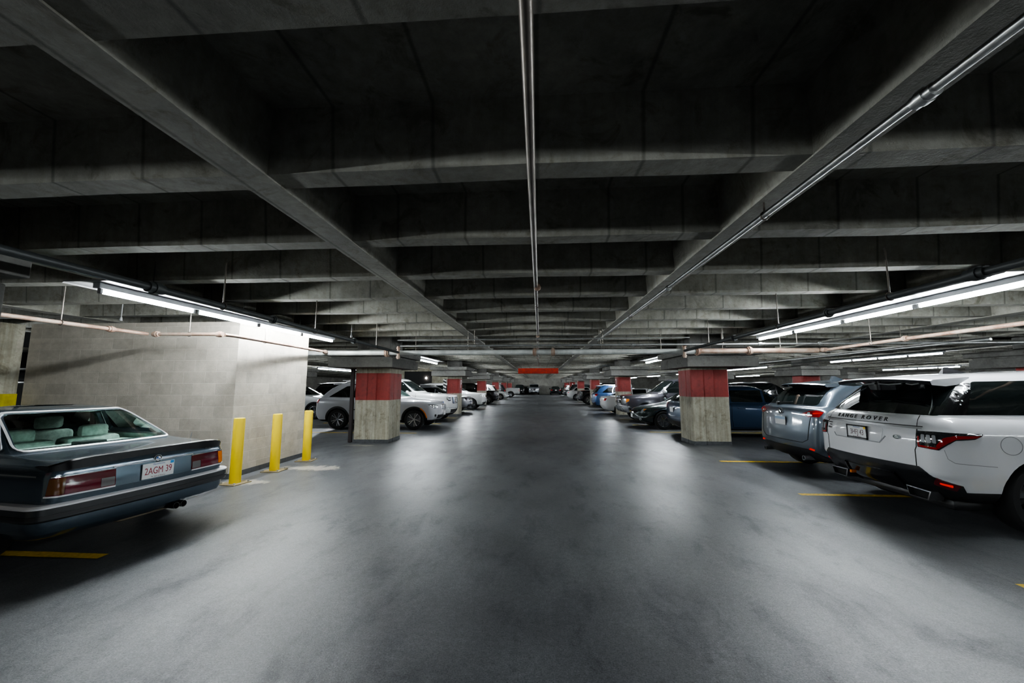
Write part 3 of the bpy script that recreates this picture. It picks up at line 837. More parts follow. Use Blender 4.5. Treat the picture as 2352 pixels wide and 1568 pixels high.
# yellow stall lines
def line(x0, x1, y, label, w=.1):
    bm = bmesh.new(); n = int(abs(x1-x0)/.3)
    rows = [(x0+(x1-x0)*k/n, w/2+random.uniform(-.004, .004)) for k in range(n+1)]
    vs = [(bm.verts.new((x, y-h, .004)), bm.verts.new((x, y+h, .004))) for x, h in rows]
    for a, b in zip(vs[:-1], vs[1:]): bm.faces.new((a[0], b[0], b[1], a[1]))
    tag(obj('parking_line', bm, M_LINE, smooth=False), label, 'road marking', 'yellow parking stall lines')
for y, l in ((3.55, 'yellow stall line at the right frame edge, nearest the camera'), (6.20, 'yellow stall line running under the white SUV exhaust'), (8.72, 'yellow stall line running under the blue-grey SUV'),
             (13.9, 'yellow stall line beside the dark green sedan'), (16.35, 'yellow stall line between dark green sedan and grey pickup'), (18.9, 'yellow stall line beyond the grey pickup'), (24.3, 'yellow stall line at the right, by the white pickup tail'), (27, 'faint yellow stall line beside the blue SUV at right')):
    line(3.84, 9.0, y, l)
for y, l in ((3.58, 'yellow stall line in shadow beneath the dark blue coupe'), (13.05, 'faint yellow stall line beside the white SUV behind left pillar'), (16.3, 'yellow stall line between the two white vehicles on the left'), (19.3, 'yellow stall line beyond the large white SUV on the left'), (24.5, 'faint yellow stall line by the silver crossover')):
    line(-4.1, -9.2, y, l)
# ------------------------------------------------------------------ world, view
w = bpy.data.worlds.new('world'); bpy.context.scene.world = w; w.use_nodes = True
bg = w.node_tree.nodes['Background']; bg.inputs[0].default_value = (.5, .55, .6, 1); bg.inputs[1].default_value = .02
vs = bpy.context.scene.view_settings
vs.view_transform = 'AgX'; vs.look = 'AgX - Medium High Contrast'; vs.exposure = 3.4
cy = bpy.context.scene.cycles
cy.max_bounces = 6; cy.diffuse_bounces = 4; cy.glossy_bounces = 3; cy.transmission_bounces = 4; cy.transparent_max_bounces = 8
cy.caustics_reflective = False; cy.caustics_refractive = False

# ================================================================== cars
def wrap_arch(c, r_extra=.045, mat=None):
    for x in c.wx:
        for sg in (-1, 1):
            rr = c.WR+r_extra+.03; pts = [(x+rr*math.cos(t), c.WR+rr*math.sin(t)) for t in [math.pi*(-.12+1.24*k/24) for k in range(25)]]
            c.strip('wheel_arch_trim', 'side', pts, .07, mat or M_BLACK, .012, .03, sg)

# ---- dark blue two-door coupe with see-through cabin -------------------------------------
def coupe():
    W, Lc = 1.725, 4.75
    rings = [
        rg(.20, .42, Lc-.35, .70), rg(.23, .24, Lc-.2, .78), rg(.31, .14, Lc-.1, .825, .12), rg(.45, .07, Lc-.05, .85, .10),
        rg(.58, .045, Lc-.02, .862, .10, br=.05), rg(.66, .035, Lc, .8625, .10, br=.05), rg((.76,.74), .045, Lc-.0, .86, .10, br=.05),
        rg((.83,.78), .05, Lc-.02, .848, .10, br=.05, zc=.02), rg((.875,.81), .075, Lc-.08, .815, .12, br=.05, zc=.03), rg((.895,.83), .12, Lc-.25, .775, .14, br=.05, zc=.04),
        rg((.945,.93), .70, Lc-1.42, .735, .12, br=.05, bf=.12, zc=.02), rg((.955,.945), .735, Lc-1.46, .725, .12, br=.05, bf=.12, zc=.01),
        rg((1.13,1.13), 1.05, Lc-1.80, .645, .12, br=.04), rg((1.29,1.29), 1.35, Lc-2.12, .565, .12, br=.04), rg((1.335,1.34), 1.48, Lc-2.26, .50, .12, br=.04),
        rg(1.362, 1.80, Lc-2.55, .32, .12, br=.03), rg(1.37, 2.05, Lc-2.75, .08, .05, br=.01)]
    RW = [(-.665, .975), (.665, .975), (.525, 1.30), (-.525, 1.30)]
    WS = [(-.67, .97), (.67, .97), (.51, 1.28), (-.51, 1.28)]
    SW = [[(.98, .985), (1.92, .985), (1.90, 1.27), (1.50, 1.275), (1.30, 1.21)], [(1.98, .985), (3.13, .97), (2.82, 1.16), (2.55, 1.265), (1.97, 1.272)]]
    def hollow(s):
        out = []
        inner = [rg(.50, 1.05, Lc-1.55, .66, .1, .1, .03, .06), rg(.90, .80, Lc-1.50, .66, .1, .1, .03, .06), rg(.94, .84, Lc-1.56, .655, .1, .1, .03, .1), rg(1.12, 1.12, Lc-1.88, .59, .1, .1, .03, .05), rg(1.27, 1.40, Lc-2.18, .51, .1, .1, .03, .05), rg(1.325, 1.8, Lc-2.5, .3, .1, .1, .03, .03)]
        out.append(loft(inner, Lc, .05, .08, 2)); 
        for f in out[0].faces: f.material_index = 2
        def pr2(poly, kind):
            b = bmesh.new(); P = fillet(poly, .06 if kind != 'y' else .03)
            if kind == 'y': A = [b.verts.new((x, -1.2, z)) for x, z in P]; B = [b.verts.new((x, 1.2, z)) for x, z in P]
            else:
                x0, x1 = (.3, 1.75) if kind == 'r' else (Lc-2.5, Lc-1.0)
                A = [b.verts.new((x0, y, z)) for y, z in P]; B = [b.verts.new((x1, y, z)) for y, z in P]
            n = len(P)
            for k in range(n): b.faces.new((A[k], A[(k+1) % n], B[(k+1) % n], B[k]))
            b.faces.new(A); b.faces.new(B); return b
        out.append(pr2(RW, 'r')); out.append(pr2(WS, 'f'))
        for q in SW: out.append(pr2(q, 'y'))
        return out
    P = paint_mat('dark_blue_metallic', (.075, .108, .138), .6, .25)
    c = Car('car', 'dark blue two-door coupe with chrome-rimmed rear window, tail toward the aisle', Lc, W, rings, P, 0, (1.02, 3.65), .32, .055, .06, .10, hollow)
    G = clear_glass('clear_green_glass', (.84, .95, .90))
    rw = c.patch('rear_window', 'rear', RW, G, -.004, .004, rad=.06, res=.2)
    c.patch('windshield', 'front', WS, G, -.004, .004, rad=.06, res=.2)
    for sg in (-1, 1):
        for q in SW: c.patch('side_window', 'side', q, G, -.004, .004, sg, rad=.03, res=.3)
        for q in SW: c.strip('window_trim', 'side', fillet(q, .03), .014, M_TRIM, .006, .012, sg, closed=True)
    c.strip('window_trim', 'rear', fillet([(-.68, .964), (.68, .964), (.54, 1.312), (-.54, 1.312)], .07), .012, M_TRIM, .010, .018, parent=rw, closed=True)
    # bump strip, lamps, badge, plate
    c.patch('tail_panel', 'rear', [(-.37, .625), (.37, .625), (.37, .80), (-.37, .80)], paint_mat('blue_grey_panel', (.09,.13,.16), .5, .3), .004, .02, rad=.01)
    for sg in (-1, 1):
        c.patch('tail_lamp', 'wr', [(-.50, .635), (-.012, .635), (.09, .64), (.075, .785), (-.01, .79), (-.50, .79)], M_TAILD, .008, .02, sg, rad=.012, res=.04, label='dark red tail lamp cluster')
        c.patch('turn_signal', 'wr', [(-.07, .645), (.085, .65), (.072, .778), (-.07, .782)], M_AMBERD if sg > 0 else M_AMBER, .012, .01, sg, rad=.01, res=.03)
        c.patch('brake_lens', 'wr', [(-.37, .645), (-.075, .645), (-.075, .725), (-.37, .725)], simple('maroon_lens', (.13,.008,.022), .1, coat=.8), .012, .01, sg, rad=.006, res=.04)
        c.patch('reverse_lens', 'wr', [(-.49, .645), (-.375, .645), (-.375, .72), (-.49, .72)], simple('smoked_clear_lens', (.16,.15,.15), .15, coat=.8), .012, .01, sg, rad=.006, res=.04)
        c.strip('lamp_trim', 'wr', [(-.50, .63), (-.02, .63), (.10, .635)], .012, M_TRIM, .014, .014, sg)
        c.strip('lamp_trim', 'wr', [(-.50, .795), (-.02, .795), (.06, .792)], .010, M_CHROME, .014, .014, sg)
        c.patch('side_marker', 'side', [(.56, .43), (.70, .43), (.70, .50), (.56, .50)], M_TAIL, .012, .01, -sg, rad=.01)
        c.strip('crease_line', 'side', [(.25, .80), (1.6, .815), (4.2, .77)], .012, M_CHROME, .003, .006, sg)  # chrome strip puts the crease's highlight in as a bright line
        c.strip('side_moulding', 'side', [(1.45, .50), (3.2, .50)], .05, M_BLACK, .014, .02, sg)
    c.strip('panel_trim', 'rear', [(-.38, .81), (.38, .81)], .012, M_CHROME, .01, .012)
    # bumper: dark rubber with bright top strip, and painted apron below
    bm = bmesh.new()
    def bar(zc, prof, outer, mat, name, x1=.62, parent=None):
        b = bmesh.new(); path = []
        w = W/2+outer; n = 7
        path += [(x1, w), (.30, w)]
        for k in range(1, n+1):
            t = math.pi/2*k/n; path.append((.12-outer+.13-.13*math.sin(t)-.0, w-.13+.13*math.cos(t)))
        for k in range(1, 9): 
            y = (w-.13)*(1-k/8); path.append((.12-outer-.045*(1-(y/w)**2), y))
        full = path+[(x, -y) for x, y in path[-2::-1]]
        rowsb = []
        for i, (x, y) in enumerate(full):
            a = Vector(full[max(i-1, 0)]); d = Vector(full[min(i+1, len(full)-1)]); t = (d-a).normalized(); nn = Vector((-t.y, t.x))
            if nn.dot(Vector((x-Lc/2, y))) < 0: nn = -nn
            rowsb.append([b.verts.new((x+nn.x*o, y+nn.y*o, zc+z)) for o, z in prof])
        m = len(prof)
        for a, d in zip(rowsb[:-1], rowsb[1:]):
            for k in range(m): b.faces.new((a[k], a[(k+1) % m], d[(k+1) % m], d[k]))
        b.faces.new(rowsb[0]); b.faces.new(rowsb[-1])
        return c.part(name, b, mat, parent, 30)
    bp = bar(.50, [(-.09, -.065), (-.01, -.07), (.0, -.055), (.0, .05), (-.015, .065), (-.09, .065)], .045, simple('bumper_rubber', (.02,.022,.024), .28, coat=.3), 'bumper')
    bar(.553, [(-.06, .0), (.004, -.012), (.006, .003), (-.012, .016), (-.09, .018)], .045, M_TRIM, 'bumper_trim', parent=bp)
    bar(.475, [(-.02, -.012), (.006, -.012), (.006, .012), (-.02, .012)], .045, M_BLACK, 'bumper_trim', parent=bp)
    bar(.375, [(-.12, -.06), (-.03, -.06), (-.005, -.01), (.0, .055), (-.12, .055)], .012, P, 'apron')
    # spoiler lip on the boot edge
    b = bmesh.new(); rowsb = []
    for k in range(25):
        y = -.80+1.6*k/24; e = abs(y)/.80; h, n = c.hit('top', .17+.05*e*e, max(-.74, min(.74, y)))
        x = .10+.02*e**4+ (.10*max(0, e-.9)*10)*.6; zt = .885+.055*(1-e**8)
        z0 = .850-.012*e
        rowsb.append([b.verts.new(q) for q in ((x+.17, y*.985, h.z-.012+ .0), (x+.10, y, z0+.035+.02), (x-.005, y, zt+.008), (x-.03, y, zt-.002), (x-.02, y, z0+.004), (x+.03, y, z0-.02))])
    for a, d in zip(rowsb[:-1], rowsb[1:]):
        for k in range(6): b.faces.new((a[k], a[(k+1) % 6], d[(k+1) % 6], d[k]))
    b.faces.new(rowsb[0]); b.faces.new(rowsb[-1]); c.part('spoiler', b, M_GBLACK, None, 30)
    # roundel
    h = c.at('rear', -.0, .825); x = h.x
    def disc(name, r, dx, mat, a0=0, a1=2*math.pi, parent=None):
        b = bmesh.new(); n = 20; cc = b.verts.new((x-dx, 0, .825)); vs_ = [b.verts.new((x-dx, -r*math.cos(a0+(a1-a0)*k/n), .825+r*math.sin(a0+(a1-a0)*k/n))) for k in range(n+1)]
        v2 = [b.verts.new((v.co.x+.006, v.co.y, v.co.z)) for v in vs_]
        for k in range(n): b.faces.new((cc, vs_[k], vs_[k+1])); b.faces.new((vs_[k], v2[k], v2[k+1], vs_[k+1]))
        return obj(name, b, mat, parent or c.root, False)
    e0 = disc('badge', .040, .006, M_CHROME); disc('badge_ring', .036, .008, M_GBLACK, parent=e0)
    disc('badge_field', .024, .0095, M_WHITE, parent=e0)
    disc('badge_quarter', .022, .0105, M_BLUE, math.pi/2, math.pi, e0); disc('badge_quarter', .022, .0105, M_BLUE, 1.5*math.pi, 2*math.pi, e0)
    c.plate('rear', 0.0, .712, '2AGM 39', M_PLATER, M_PLATEW, top=('Massachusetts', 'The Spirit of America', M_BLUE, M_PLATEK), sticker=M_SBLUE)
    c.text('model_badge', '635CSi', 'rear', -.60, .845, .038, M_CHROME, .004)
    # cabin
    b = bmesh.new(); box(b, .82, 1.55, -.64, .64, .88, .925, bev=.01); c.part('parcel_shelf', b, M_SHELF)
    b = bmesh.new()
    for yy in (-.31, .31):
        box(b, 1.48, 1.70, yy-.27, yy+.27, .55, .99, bev=.05)
    c.part('rear_seat', b, M_LEATH)
    for yy in (-.33, .33):
        b = bmesh.new(); box(b, 2.30, 2.44, yy-.25, yy+.25, .50, 1.03, bev=.05); st = c.part('front_seat', b, M_LEATH)
        b = bmesh.new(); box(b, 2.30, 2.40, yy-.13, yy+.13, 1.05, 1.21, bev=.04); c.part('headrest', b, M_LEATH, st)
        b = bmesh.new(); box(b, 1.52, 1.62, yy-.14, yy+.14, .97, 1.12, bev=.04); c.part('headrest', b, M_LEATH)
    b = bmesh.new(); box(b, .98, 1.13, -.12, .12, .925, .985, bev=.012); c.part('brake_light_box', b, simple('grey_plastic', (.12,.13,.13), .4))
    for sg in (-1, 1):
        b = bmesh.new(); tube(b, [(2.02, sg*.60, .9), (1.98, sg*.55, 1.27)], .03, 8); c.part('door_pillar_trim', b, M_BLACK)
    b = bmesh.new(); tube(b, [(2.05, .56, 1.15), (2.2, .36, .6)], .02, 6); c.part('seat_belt', b, M_BLACK)
    b = bmesh.new(); box(b, Lc-1.75, Lc-1.55, -.62, .62, .80, .95, bev=.03); c.part('dashboard', b, M_BLACK)
    b = bmesh.new(); tube(b, [(Lc-1.93+.03*0, .33+.18*math.cos(t), .86+.18*math.sin(t)) for t in [2*math.pi*k/20 for k in range(21)]], .014, 8, False); c.part('steering_wheel', b, M_BLACK)
    # exhaust, tow eye
    for yy in (-.36, -.28):
        b = bmesh.new(); lathe(b, [(.035, .0), (.035, .35), (.03, .35), (.03, .0)], 16, 'y', closed=True)
        b.transform(Matrix.Translation((.10, yy, .255)) @ Matrix.Rotation(R(-90), 4, 'Z')); c.part('exhaust_pipe', b, M_BLACK)
    b = bmesh.new(); box(b, .30, .75, -.55, .15, .18, .33, bev=.05); c.part('silencer', b, simple('dull_metal', (.25,.22,.16), .5, .5))
    b = bmesh.new(); tube(b, [(.62, -.78, .92), (.60, -.78, 1.0)], .004, 6); c.part('antenna', b, M_SILVER)
    c.wheels(M_RIM, 10, .66, .2, 'one'); c.mirrors(3.05, .93, P, .9); c.handles([2.15], .74, M_CHROME)
    c.door_lines([[(1.95, .95), (1.90, .60), (1.95, .30), (3.20, .28), (3.30, .55), (3.22, .93)]])
    for sg in (-1, 1):
        c.patch('headlight', 'front', [(sg*.50-.17, .60), (sg*.50+.17, .60), (sg*.50+.17, .73), (sg*.50-.17, .73)], M_LENSC, .006, .02, rad=.02)
    c.patch('grille', 'front', [(-.30, .60), (.30, .60), (.30, .73), (-.30, .73)], M_BLACK, .006, .02)
    return c

# ---- SUV archetype -------------------------------------------------------------------------
def suv_rings(Lc, W, H, belt=1.08, hood=1.0, rx=.5, ws=1.25, wt=2.1, zb=.26, gr=.66, hatch=.10, rearz=None, nose=.12, square=0):
    w = W/2; bl = belt
    return [
        rg(zb, .36, Lc-.38, w*.80), rg(zb+.05, .16, Lc-.2, w*.90, .14), rg(.45, .05, Lc-.07, w*.965, .16, .26), rg(.58, .0, Lc-.01, w*.99, .17, .28, .07, .14),
        rg((.76, .72), .01, Lc, w, .17, .28, .07, .15), rg((.94, hood-.14), .03, Lc-.03, w, .16, .26, .07, .15), rg((bl-.04, hood-.05), .055, Lc-nose*.6, w*.975, .16, .26, .07, .15, .02),
        rg((bl+.0, hood), .075, Lc-nose-.16, w*.93, .16, .26, .07, .15, .02), rg((bl+.035, hood+.10-.02*square), hatch, Lc-ws, w*.875, .16, .2, .06, .12), rg((bl+.07, hood+.13-.02*square), hatch+.03, Lc-ws-.06, w*.86, .16, .2, .06, .12),
        rg((bl+(H-bl)*.55, H-.30), hatch+(rx-hatch)*.55, Lc-ws-(wt-ws)*.62, w*(.86*.45+gr*.55), .16, .18, .05, .10), rg((H-.13, H-.115), rx, Lc-wt, w*gr*1.02, .15, .18, .05, .10), rg((H-.07, H-.055), rx+.08, Lc-wt-.12, w*gr*.95, .14, .18, .04, .08),
        rg((H-.025, H-.012), rx+.35, Lc-wt-.45, w*gr*.72, .12, .14, .03, .05), rg(H, rx+.9, Lc-wt-.9, w*.18, .05, .05, .01, .01)]
def suv(label, paint, Lc=4.7, W=1.88, H=1.70, belt=1.07, hood=1.0, rx=.5, ws=1.25, wt=2.1, gr=.67, hatch=.12, WR=.36, wheels=None, clad=.40, rim=None, spokes=5, style='twin',
        rear='plain', front='plain', rails=True, glass=None, taillamp=None, lod=0, archtrim=True, wglass=None, name='car', tr=.05, tf=.09, plate_txt='', nose=.12, square=0):
    wheels = wheels or (.95, Lc-.92)
    c = Car(name, label, Lc, W, suv_rings(Lc, W, H, belt, hood, rx, ws, wt, .26, gr, hatch, nose=nose, square=square), paint, clad, wheels, WR, .05, tr, tf)
    g = glass or M_GLASS; w = W/2
    zt = H-.15; sb = belt+.055
    q0 = (wheels[0]-.30, sb); xr = hatch+.32; xq = rx+.42
    sides = [[(xr+.12, sb+.02), (1.42, sb), (1.44, zt), (xq+.05, zt-.02)], [(1.50, sb), (2.42, sb-.01), (2.42, zt+.01), (1.52, zt)], [(2.49, sb-.01), (Lc-ws-.38, hood+.13), (Lc-wt-.05, zt-.02), (2.49, zt+.01)]]
    gwr = w*.80
    glasshouse(c, sides, [(-gwr*.94, belt+.06), (gwr*.94, belt+.06), (gwr*.80, zt-.02), (-gwr*.80, zt-.02)], [(-gwr, hood+.15), (gwr, hood+.15), (w*gr*.93, H-.13), (-w*gr*.93, H-.13)], g, rmat=M_GLASS, wmat=wglass)
    c.wheels(rim, spokes, .70, .24, style)
    if archtrim: wrap_arch(c)
    c.mirrors(Lc-ws-.55, belt, paint, 1.1)
    if lod < 2:
        c.handles([1.72, 2.72], belt-.12); c.door_lines([[(1.46, belt), (1.44, .62), (1.50, .36), (2.44, .34), (2.46, .7), (2.46, belt)], [(2.46, belt), (2.46, .36), (Lc-ws-.25, .36), (Lc-ws-.12, .72), (Lc-ws-.20, belt)]])
    if rails:
        for sg in (-1, 1):
            pts = []
            for k in range(9):
                x = rx+.35+(Lc-wt-rx-.6)*k/8; h, n = c.hit('top', x, sg*w*gr*.86); pts.append((x, sg*w*gr*.86, h.z+(.035 if 0 < k < 8 else .0)))
            b = bmesh.new(); tube(b, pts, .014, 8); c.part('roof_rail', b, M_SILVER if rails == True else rails)
    tl = taillamp or M_TAIL
    if rear == 'plain':
        for sg in (-1, 1):
            c.patch('tail_lamp', 'wr', [(-.20, belt-.20), (.16, belt-.16), (.24, belt-.02), (-.14, belt-.01)], tl, .01, .03, sg, rad=.03, res=.05)
            c.patch('reflector', 'wr', [(-.16, .50), (-.02, .50), (-.02, .54), (-.16, .54)], M_TAIL, .01, .02, sg)
        c.patch('lower_bumper', 'rear', [(-w*.75, .28), (w*.75, .28), (w*.80, .50), (-w*.80, .50)], M_BLACK, .012, .03, rad=.04)
        c.plate('rear', 0, belt-.22, plate_txt)
        b = bmesh.new(); box(b, rx-.14, rx+.12, -w*gr*.86, w*gr*.86, H-.115, H-.075, bev=.012); c.part('roof_spoiler', b, paint)
        c.strip('tailgate_gap', 'rear', [(-w*.80, belt), (-w*.72, .62), (w*.72, .62), (w*.80, belt)], .012, M_DARK, .003, .01)
    if front == 'plain':
        for sg in (-1, 1):
            c.patch('headlight', 'wf', [(-.28, hood-.22), (-.02, hood-.25), (.16, hood-.16), (.22, hood-.08), (-.24, hood-.13)], M_LENSD, .008, .02, sg, rad=.02, res=.05)
            c.patch('headlight_lens', 'wf', [(-.20, hood-.21), (-.08, hood-.22), (-.08, hood-.15), (-.20, hood-.15)], M_LENSC, .014, .01, sg, rad=.03, res=.05)
            c.patch('fog_lamp', 'wf', [(-.25, .42), (-.10, .42), (-.10, .50), (-.25, .50)], M_LENSC, .012, .02, sg, rad=.02)
        c.patch('grille', 'front', [(-.42, hood-.30), (.42, hood-.30), (.48, hood-.13), (-.48, hood-.13)], M_GBLACK, .01, .02, rad=.03)
        c.strip('grille_trim', 'front', [(-.46, hood-.15), (-.40, hood-.31), (.40, hood-.31), (.46, hood-.15)], .02, M_CHROME, .016, .02)
        c.patch('lower_grille', 'front', [(-.50, .34), (.50, .34), (.56, .50), (-.56, .50)], M_BLACK, .01, .02, rad=.04)
        c.plate('front', 0, .58, plate_txt)
    return c

# ---- sedan archetype
def sedan(label, paint, Lc=4.8, W=1.82, H=1.46, WR=.33, glass=None, rim=None, lod=1, hatch=False, spokes=5, style='one', amber=False, plate_txt=''):
    w = W/2
    rx0, rx1 = (.55, 1.35) if not hatch else (.30, .9)
    rings = [
        rg(.20, .40, Lc-.40, w*.82), rg(.25, .2, Lc-.22, w*.90, .14), rg(.40, .07, Lc-.06, w*.97, .16, .28), rg(.52, .01, Lc-.0, w, .17, .34, .07, .20),
        rg((.70, .60), .01, Lc-.01, w, .17, .36, .07, .22), rg((.86, .70), .03, Lc-.06, w*.99, .16, .36, .07, .22, .04), rg((.95, .76), .06, Lc-.14, w*.95, .16, .36, .07, .2, .07), rg((.985, .80), .11, Lc-.32, w*.90, .16, .34, .07, .2, .09),
        rg((1.02, .96), rx0, Lc-1.22, w*.83, .14, .2, .06, .14, .01), rg((1.035, .98), rx0+.05, Lc-1.27, w*.815, .14, .2, .06, .14),
        rg((1.22, 1.22), (rx0+rx1)/2+.03, Lc-1.72, w*.73, .14, .16, .05, .12), rg((1.37, 1.38), rx1, Lc-2.08, w*.64, .13, .16, .05, .10), rg((1.42, 1.43), rx1+.15, Lc-2.25, w*.57, .12, .14, .04, .08),
        rg(H-.01, rx1+.45, Lc-2.6, w*.38, .1, .1, .02, .03), rg(H, rx1+.7, Lc-2.8, w*.10, .04, .04, .01, .01)]
    c = Car('car', label, Lc, W, rings, paint, 0, (1.0, Lc-.95), WR, .05, .06, .11)
    sb = 1.03
    sides = [[(rx0+.42, sb+.01), (rx0+.72, sb), (rx1+.10, 1.34), (rx1-.05, 1.31)] if False else [(rx0+.45, sb+.02), (1.62, sb), (1.62, 1.37), (rx1+.10, 1.36)], [(1.68, sb), (2.42, sb-.01), (2.42, 1.38), (1.68, 1.38)], [(2.48, sb-.01), (Lc-1.62, 1.0), (Lc-2.14, 1.37), (2.48, 1.38)]]
    glasshouse(c, sides, [(-w*.74, 1.06), (w*.74, 1.06), (w*.60, 1.38), (-w*.60, 1.38)], [(-w*.78, 1.0), (w*.78, 1.0), (w*.60, 1.385), (-w*.60, 1.385)], glass)
    c.wheels(rim, spokes, .70, .21, style); c.mirrors(Lc-1.62, .98, paint); 
    if lod < 2:
        c.handles([1.85, 2.75], .88); c.door_lines([[(1.65, 1.0), (1.60, .6), (1.7, .34), (2.44, .32), (2.45, 1.0)], [(2.45, 1.0), (2.45, .32), (Lc-1.45, .32), (Lc-1.35, .7), (Lc-1.42, .95)]])
    for sg in (-1, 1):
        c.patch('headlight', 'wf', [(-.36, .58), (-.10, .57), (.14, .66), (.34, .735), (-.02, .73), (-.30, .68)], M_LENSC, .008, .02, sg, rad=.02, res=.05)
        if amber: c.patch('turn_signal', 'wf', [(.10, .655), (.33, .73), (.10, .72)], M_AMBER, .013, .02, sg, rad=.01, res=.05)
        c.patch('headlight_bulb', 'wf', [(-.20, .62), (-.08, .62), (-.08, .70), (-.20, .70)], M_SILVER, .014, .01, sg, rad=.04, res=.05)
        c.patch('tail_lamp', 'wr', [(-.34, .74), (.10, .76), (.20, .90), (-.30, .88)], M_TAIL, .008, .02, sg, rad=.02, res=.05)
        b = bmesh.new(); lathe(b, [(.03, 0), (.055, .0), (.055, .03), (.03, .03)], 16, 'y', closed=True); p = c.at('wf', -.18, .36, .0, sg)
        b.transform(Matrix.Translation((p.x-s_off(c), p.y, p.z)) @ Matrix.Rotation(R(-90-sg*-25), 4, 'Z')); c.part('fog_lamp', b, M_CHROME)
    c.patch('grille', 'front', [(-.32, .56), (.32, .56), (.40, .66), (-.40, .66)], M_GBLACK, .01, .02, rad=.03)
    c.strip('grille_trim', 'front', [(-.40, .665), (.40, .665)], .02, M_CHROME, .014, .02)
    c.patch('lower_grille', 'front', [(-.46, .26), (.46, .26), (.40, .36), (-.40, .36)], M_BLACK, .01, .02, rad=.03)
    c.plate('front', 0, .46, plate_txt); c.plate('rear', 0, .80, plate_txt)
    return c
def s_off(c): return c.off

# ---- pickup archetype
def pickup(label, paint, Lc=5.8, W=2.0, H=1.92, WR=.40, chrome=True, lod=1, rim=None):
    w = W/2
    hood = 1.18
    rings = [
        rg(.42, .25, Lc-.30, w*.86), rg(.46, .15, Lc-.15, w*.93, .10, .12), rg(.60, .03, Lc-.04, w*.985, .09, .16, .03, .07), rg(.78, .0, Lc, w, .09, .17, .03, .09),
        rg((1.0, .98), .0, Lc-.0, w, .09, .17, .03, .09), rg((1.18, 1.08), .01, Lc-.04, w*.985, .09, .17, .03, .09, .02), rg((1.24, 1.13), .03, Lc-.12, w*.95, .09, .18, .03, .09, .03), rg((1.26, hood-.01), .07, Lc-.25, w*.91, .09, .18, .03, .09, .03),
        rg((1.27, 1.25), 2.02, Lc-1.38, w*.88, .10, .18, .02, .12), rg((1.30, 1.28), 2.04, Lc-1.43, w*.865, .10, .18, .02, .12),
        rg((1.60, 1.58), 2.10, Lc-1.83, w*.79, .10, .16, .02, .10), rg((H-.12, H-.11), 2.20, Lc-2.16, w*.70, .10, .16, .02, .10), rg((H-.06, H-.05), 2.30, Lc-2.3, w*.64, .10, .14, .02, .08), rg(H-.01, 2.6, Lc-2.6, w*.40, .08, .08, .01, .02), rg(H, 2.8, Lc-2.75, w*.1, .03, .03, .0, .0)]
    def bed(s):
        b = bmesh.new(); box(b, .12, 1.95, -w*.84, w*.84, .78, 1.6, 1, bev=.03)
        return [b]
    c = Car('pickup_truck', label, Lc, W, rings, paint, .0, (1.22, Lc-.98), WR, .07, .02, .05, bed, cat='pickup truck')
    sb = 1.30
    glasshouse(c, [[(2.26, sb), (3.12, sb), (3.10, H-.16), (2.36, H-.17)], [(3.18, sb), (Lc-1.72, sb-.02), (Lc-2.22, H-.15), (3.18, H-.15)]], [(-w*.66, 1.36), (w*.66, 1.36), (w*.60, H-.17), (-w*.60, H-.17)], [(-w*.78, 1.32), (w*.78, 1.32), (w*.64, H-.12), (-w*.64, H-.12)])
    c.wheels(rim or M_RIM, 5, .62, .27, 'one'); c.mirrors(Lc-1.78, 1.27, M_SILVER if chrome else paint, 1.4)
    c.handles([2.42, 3.35], 1.12); c.door_lines([[(2.16, 1.28), (2.16, .52), (3.13, .52), (3.15, 1.28)], [(3.15, 1.28), (3.15, .5), (Lc-1.58, .52), (Lc-1.52, 1.24)], [(2.06, 1.26), (2.06, .5)]])
    ch = M_CHROME if chrome else paint
    g = c.patch('grille', 'front', [(-.50, .82), (.50, .82), (.56, 1.09), (-.56, 1.09)], M_GBLACK, .012, .02, rad=.05)
    c.strip('grille_trim', 'front', fillet([(-.54, .80), (.54, .80), (.60, 1.10), (-.60, 1.10)], .06), .05, ch, .03, .04, parent=g, closed=True)
    c.strip('grille_trim', 'front', [(0, .80), (0, 1.09)], .05, ch, .03, .03, parent=g); c.strip('grille_trim', 'front', [(-.56, .95), (.56, .95)], .045, ch, .03, .03, parent=g)
    for sg in (-1, 1):
        h = c.patch('headlight', 'wf', [(-.36, .82), (.02, .82), (.24, .92), (.28, 1.03), (-.34, 1.05)], M_LENSC, .01, .03, sg, rad=.04, res=.05)
        c.patch('turn_signal', 'wf', [(.10, .87), (.24, .93), (.27, 1.02), (.10, 1.03)], M_AMBER, .016, .02, sg, rad=.02, res=.05)
        c.patch('tail_lamp', 'wr', [(-.13, .80), (.05, .80), (.05, 1.14), (-.13, 1.14)], M_TAIL, .01, .02, sg, rad=.02, res=.05)
        c.patch('bumper', 'wf', [(-.98, .50), (.30, .50), (.30, .72), (-.98, .74)], ch, .075, .08, sg, rad=.04, res=.08)
        c.patch('fog_lamp', 'wf', [(-.34, .57), (-.20, .57), (-.20, .66), (-.34, .66)], M_LENSC, .082, .02, sg, rad=.04)
        c.patch('rear_bumper', 'wr', [(-.98, .50), (.28, .50), (.28, .64), (-.98, .64)], ch, .08, .08, sg, rad=.03, res=.08)
    c.strip('tailgate_gap', 'rear', [(-w*.86, 1.2), (-w*.86, .70), (w*.86, .70), (w*.86, 1.2)], .014, M_DARK, .003, .01)
    c.plate('rear', 0, .88, ''); return c

# ------------------------------------------------------------------ the cars in the photograph
cp = coupe(); cp.place(-4.0, 4.34, -1, False, yaw=R(-8.5))

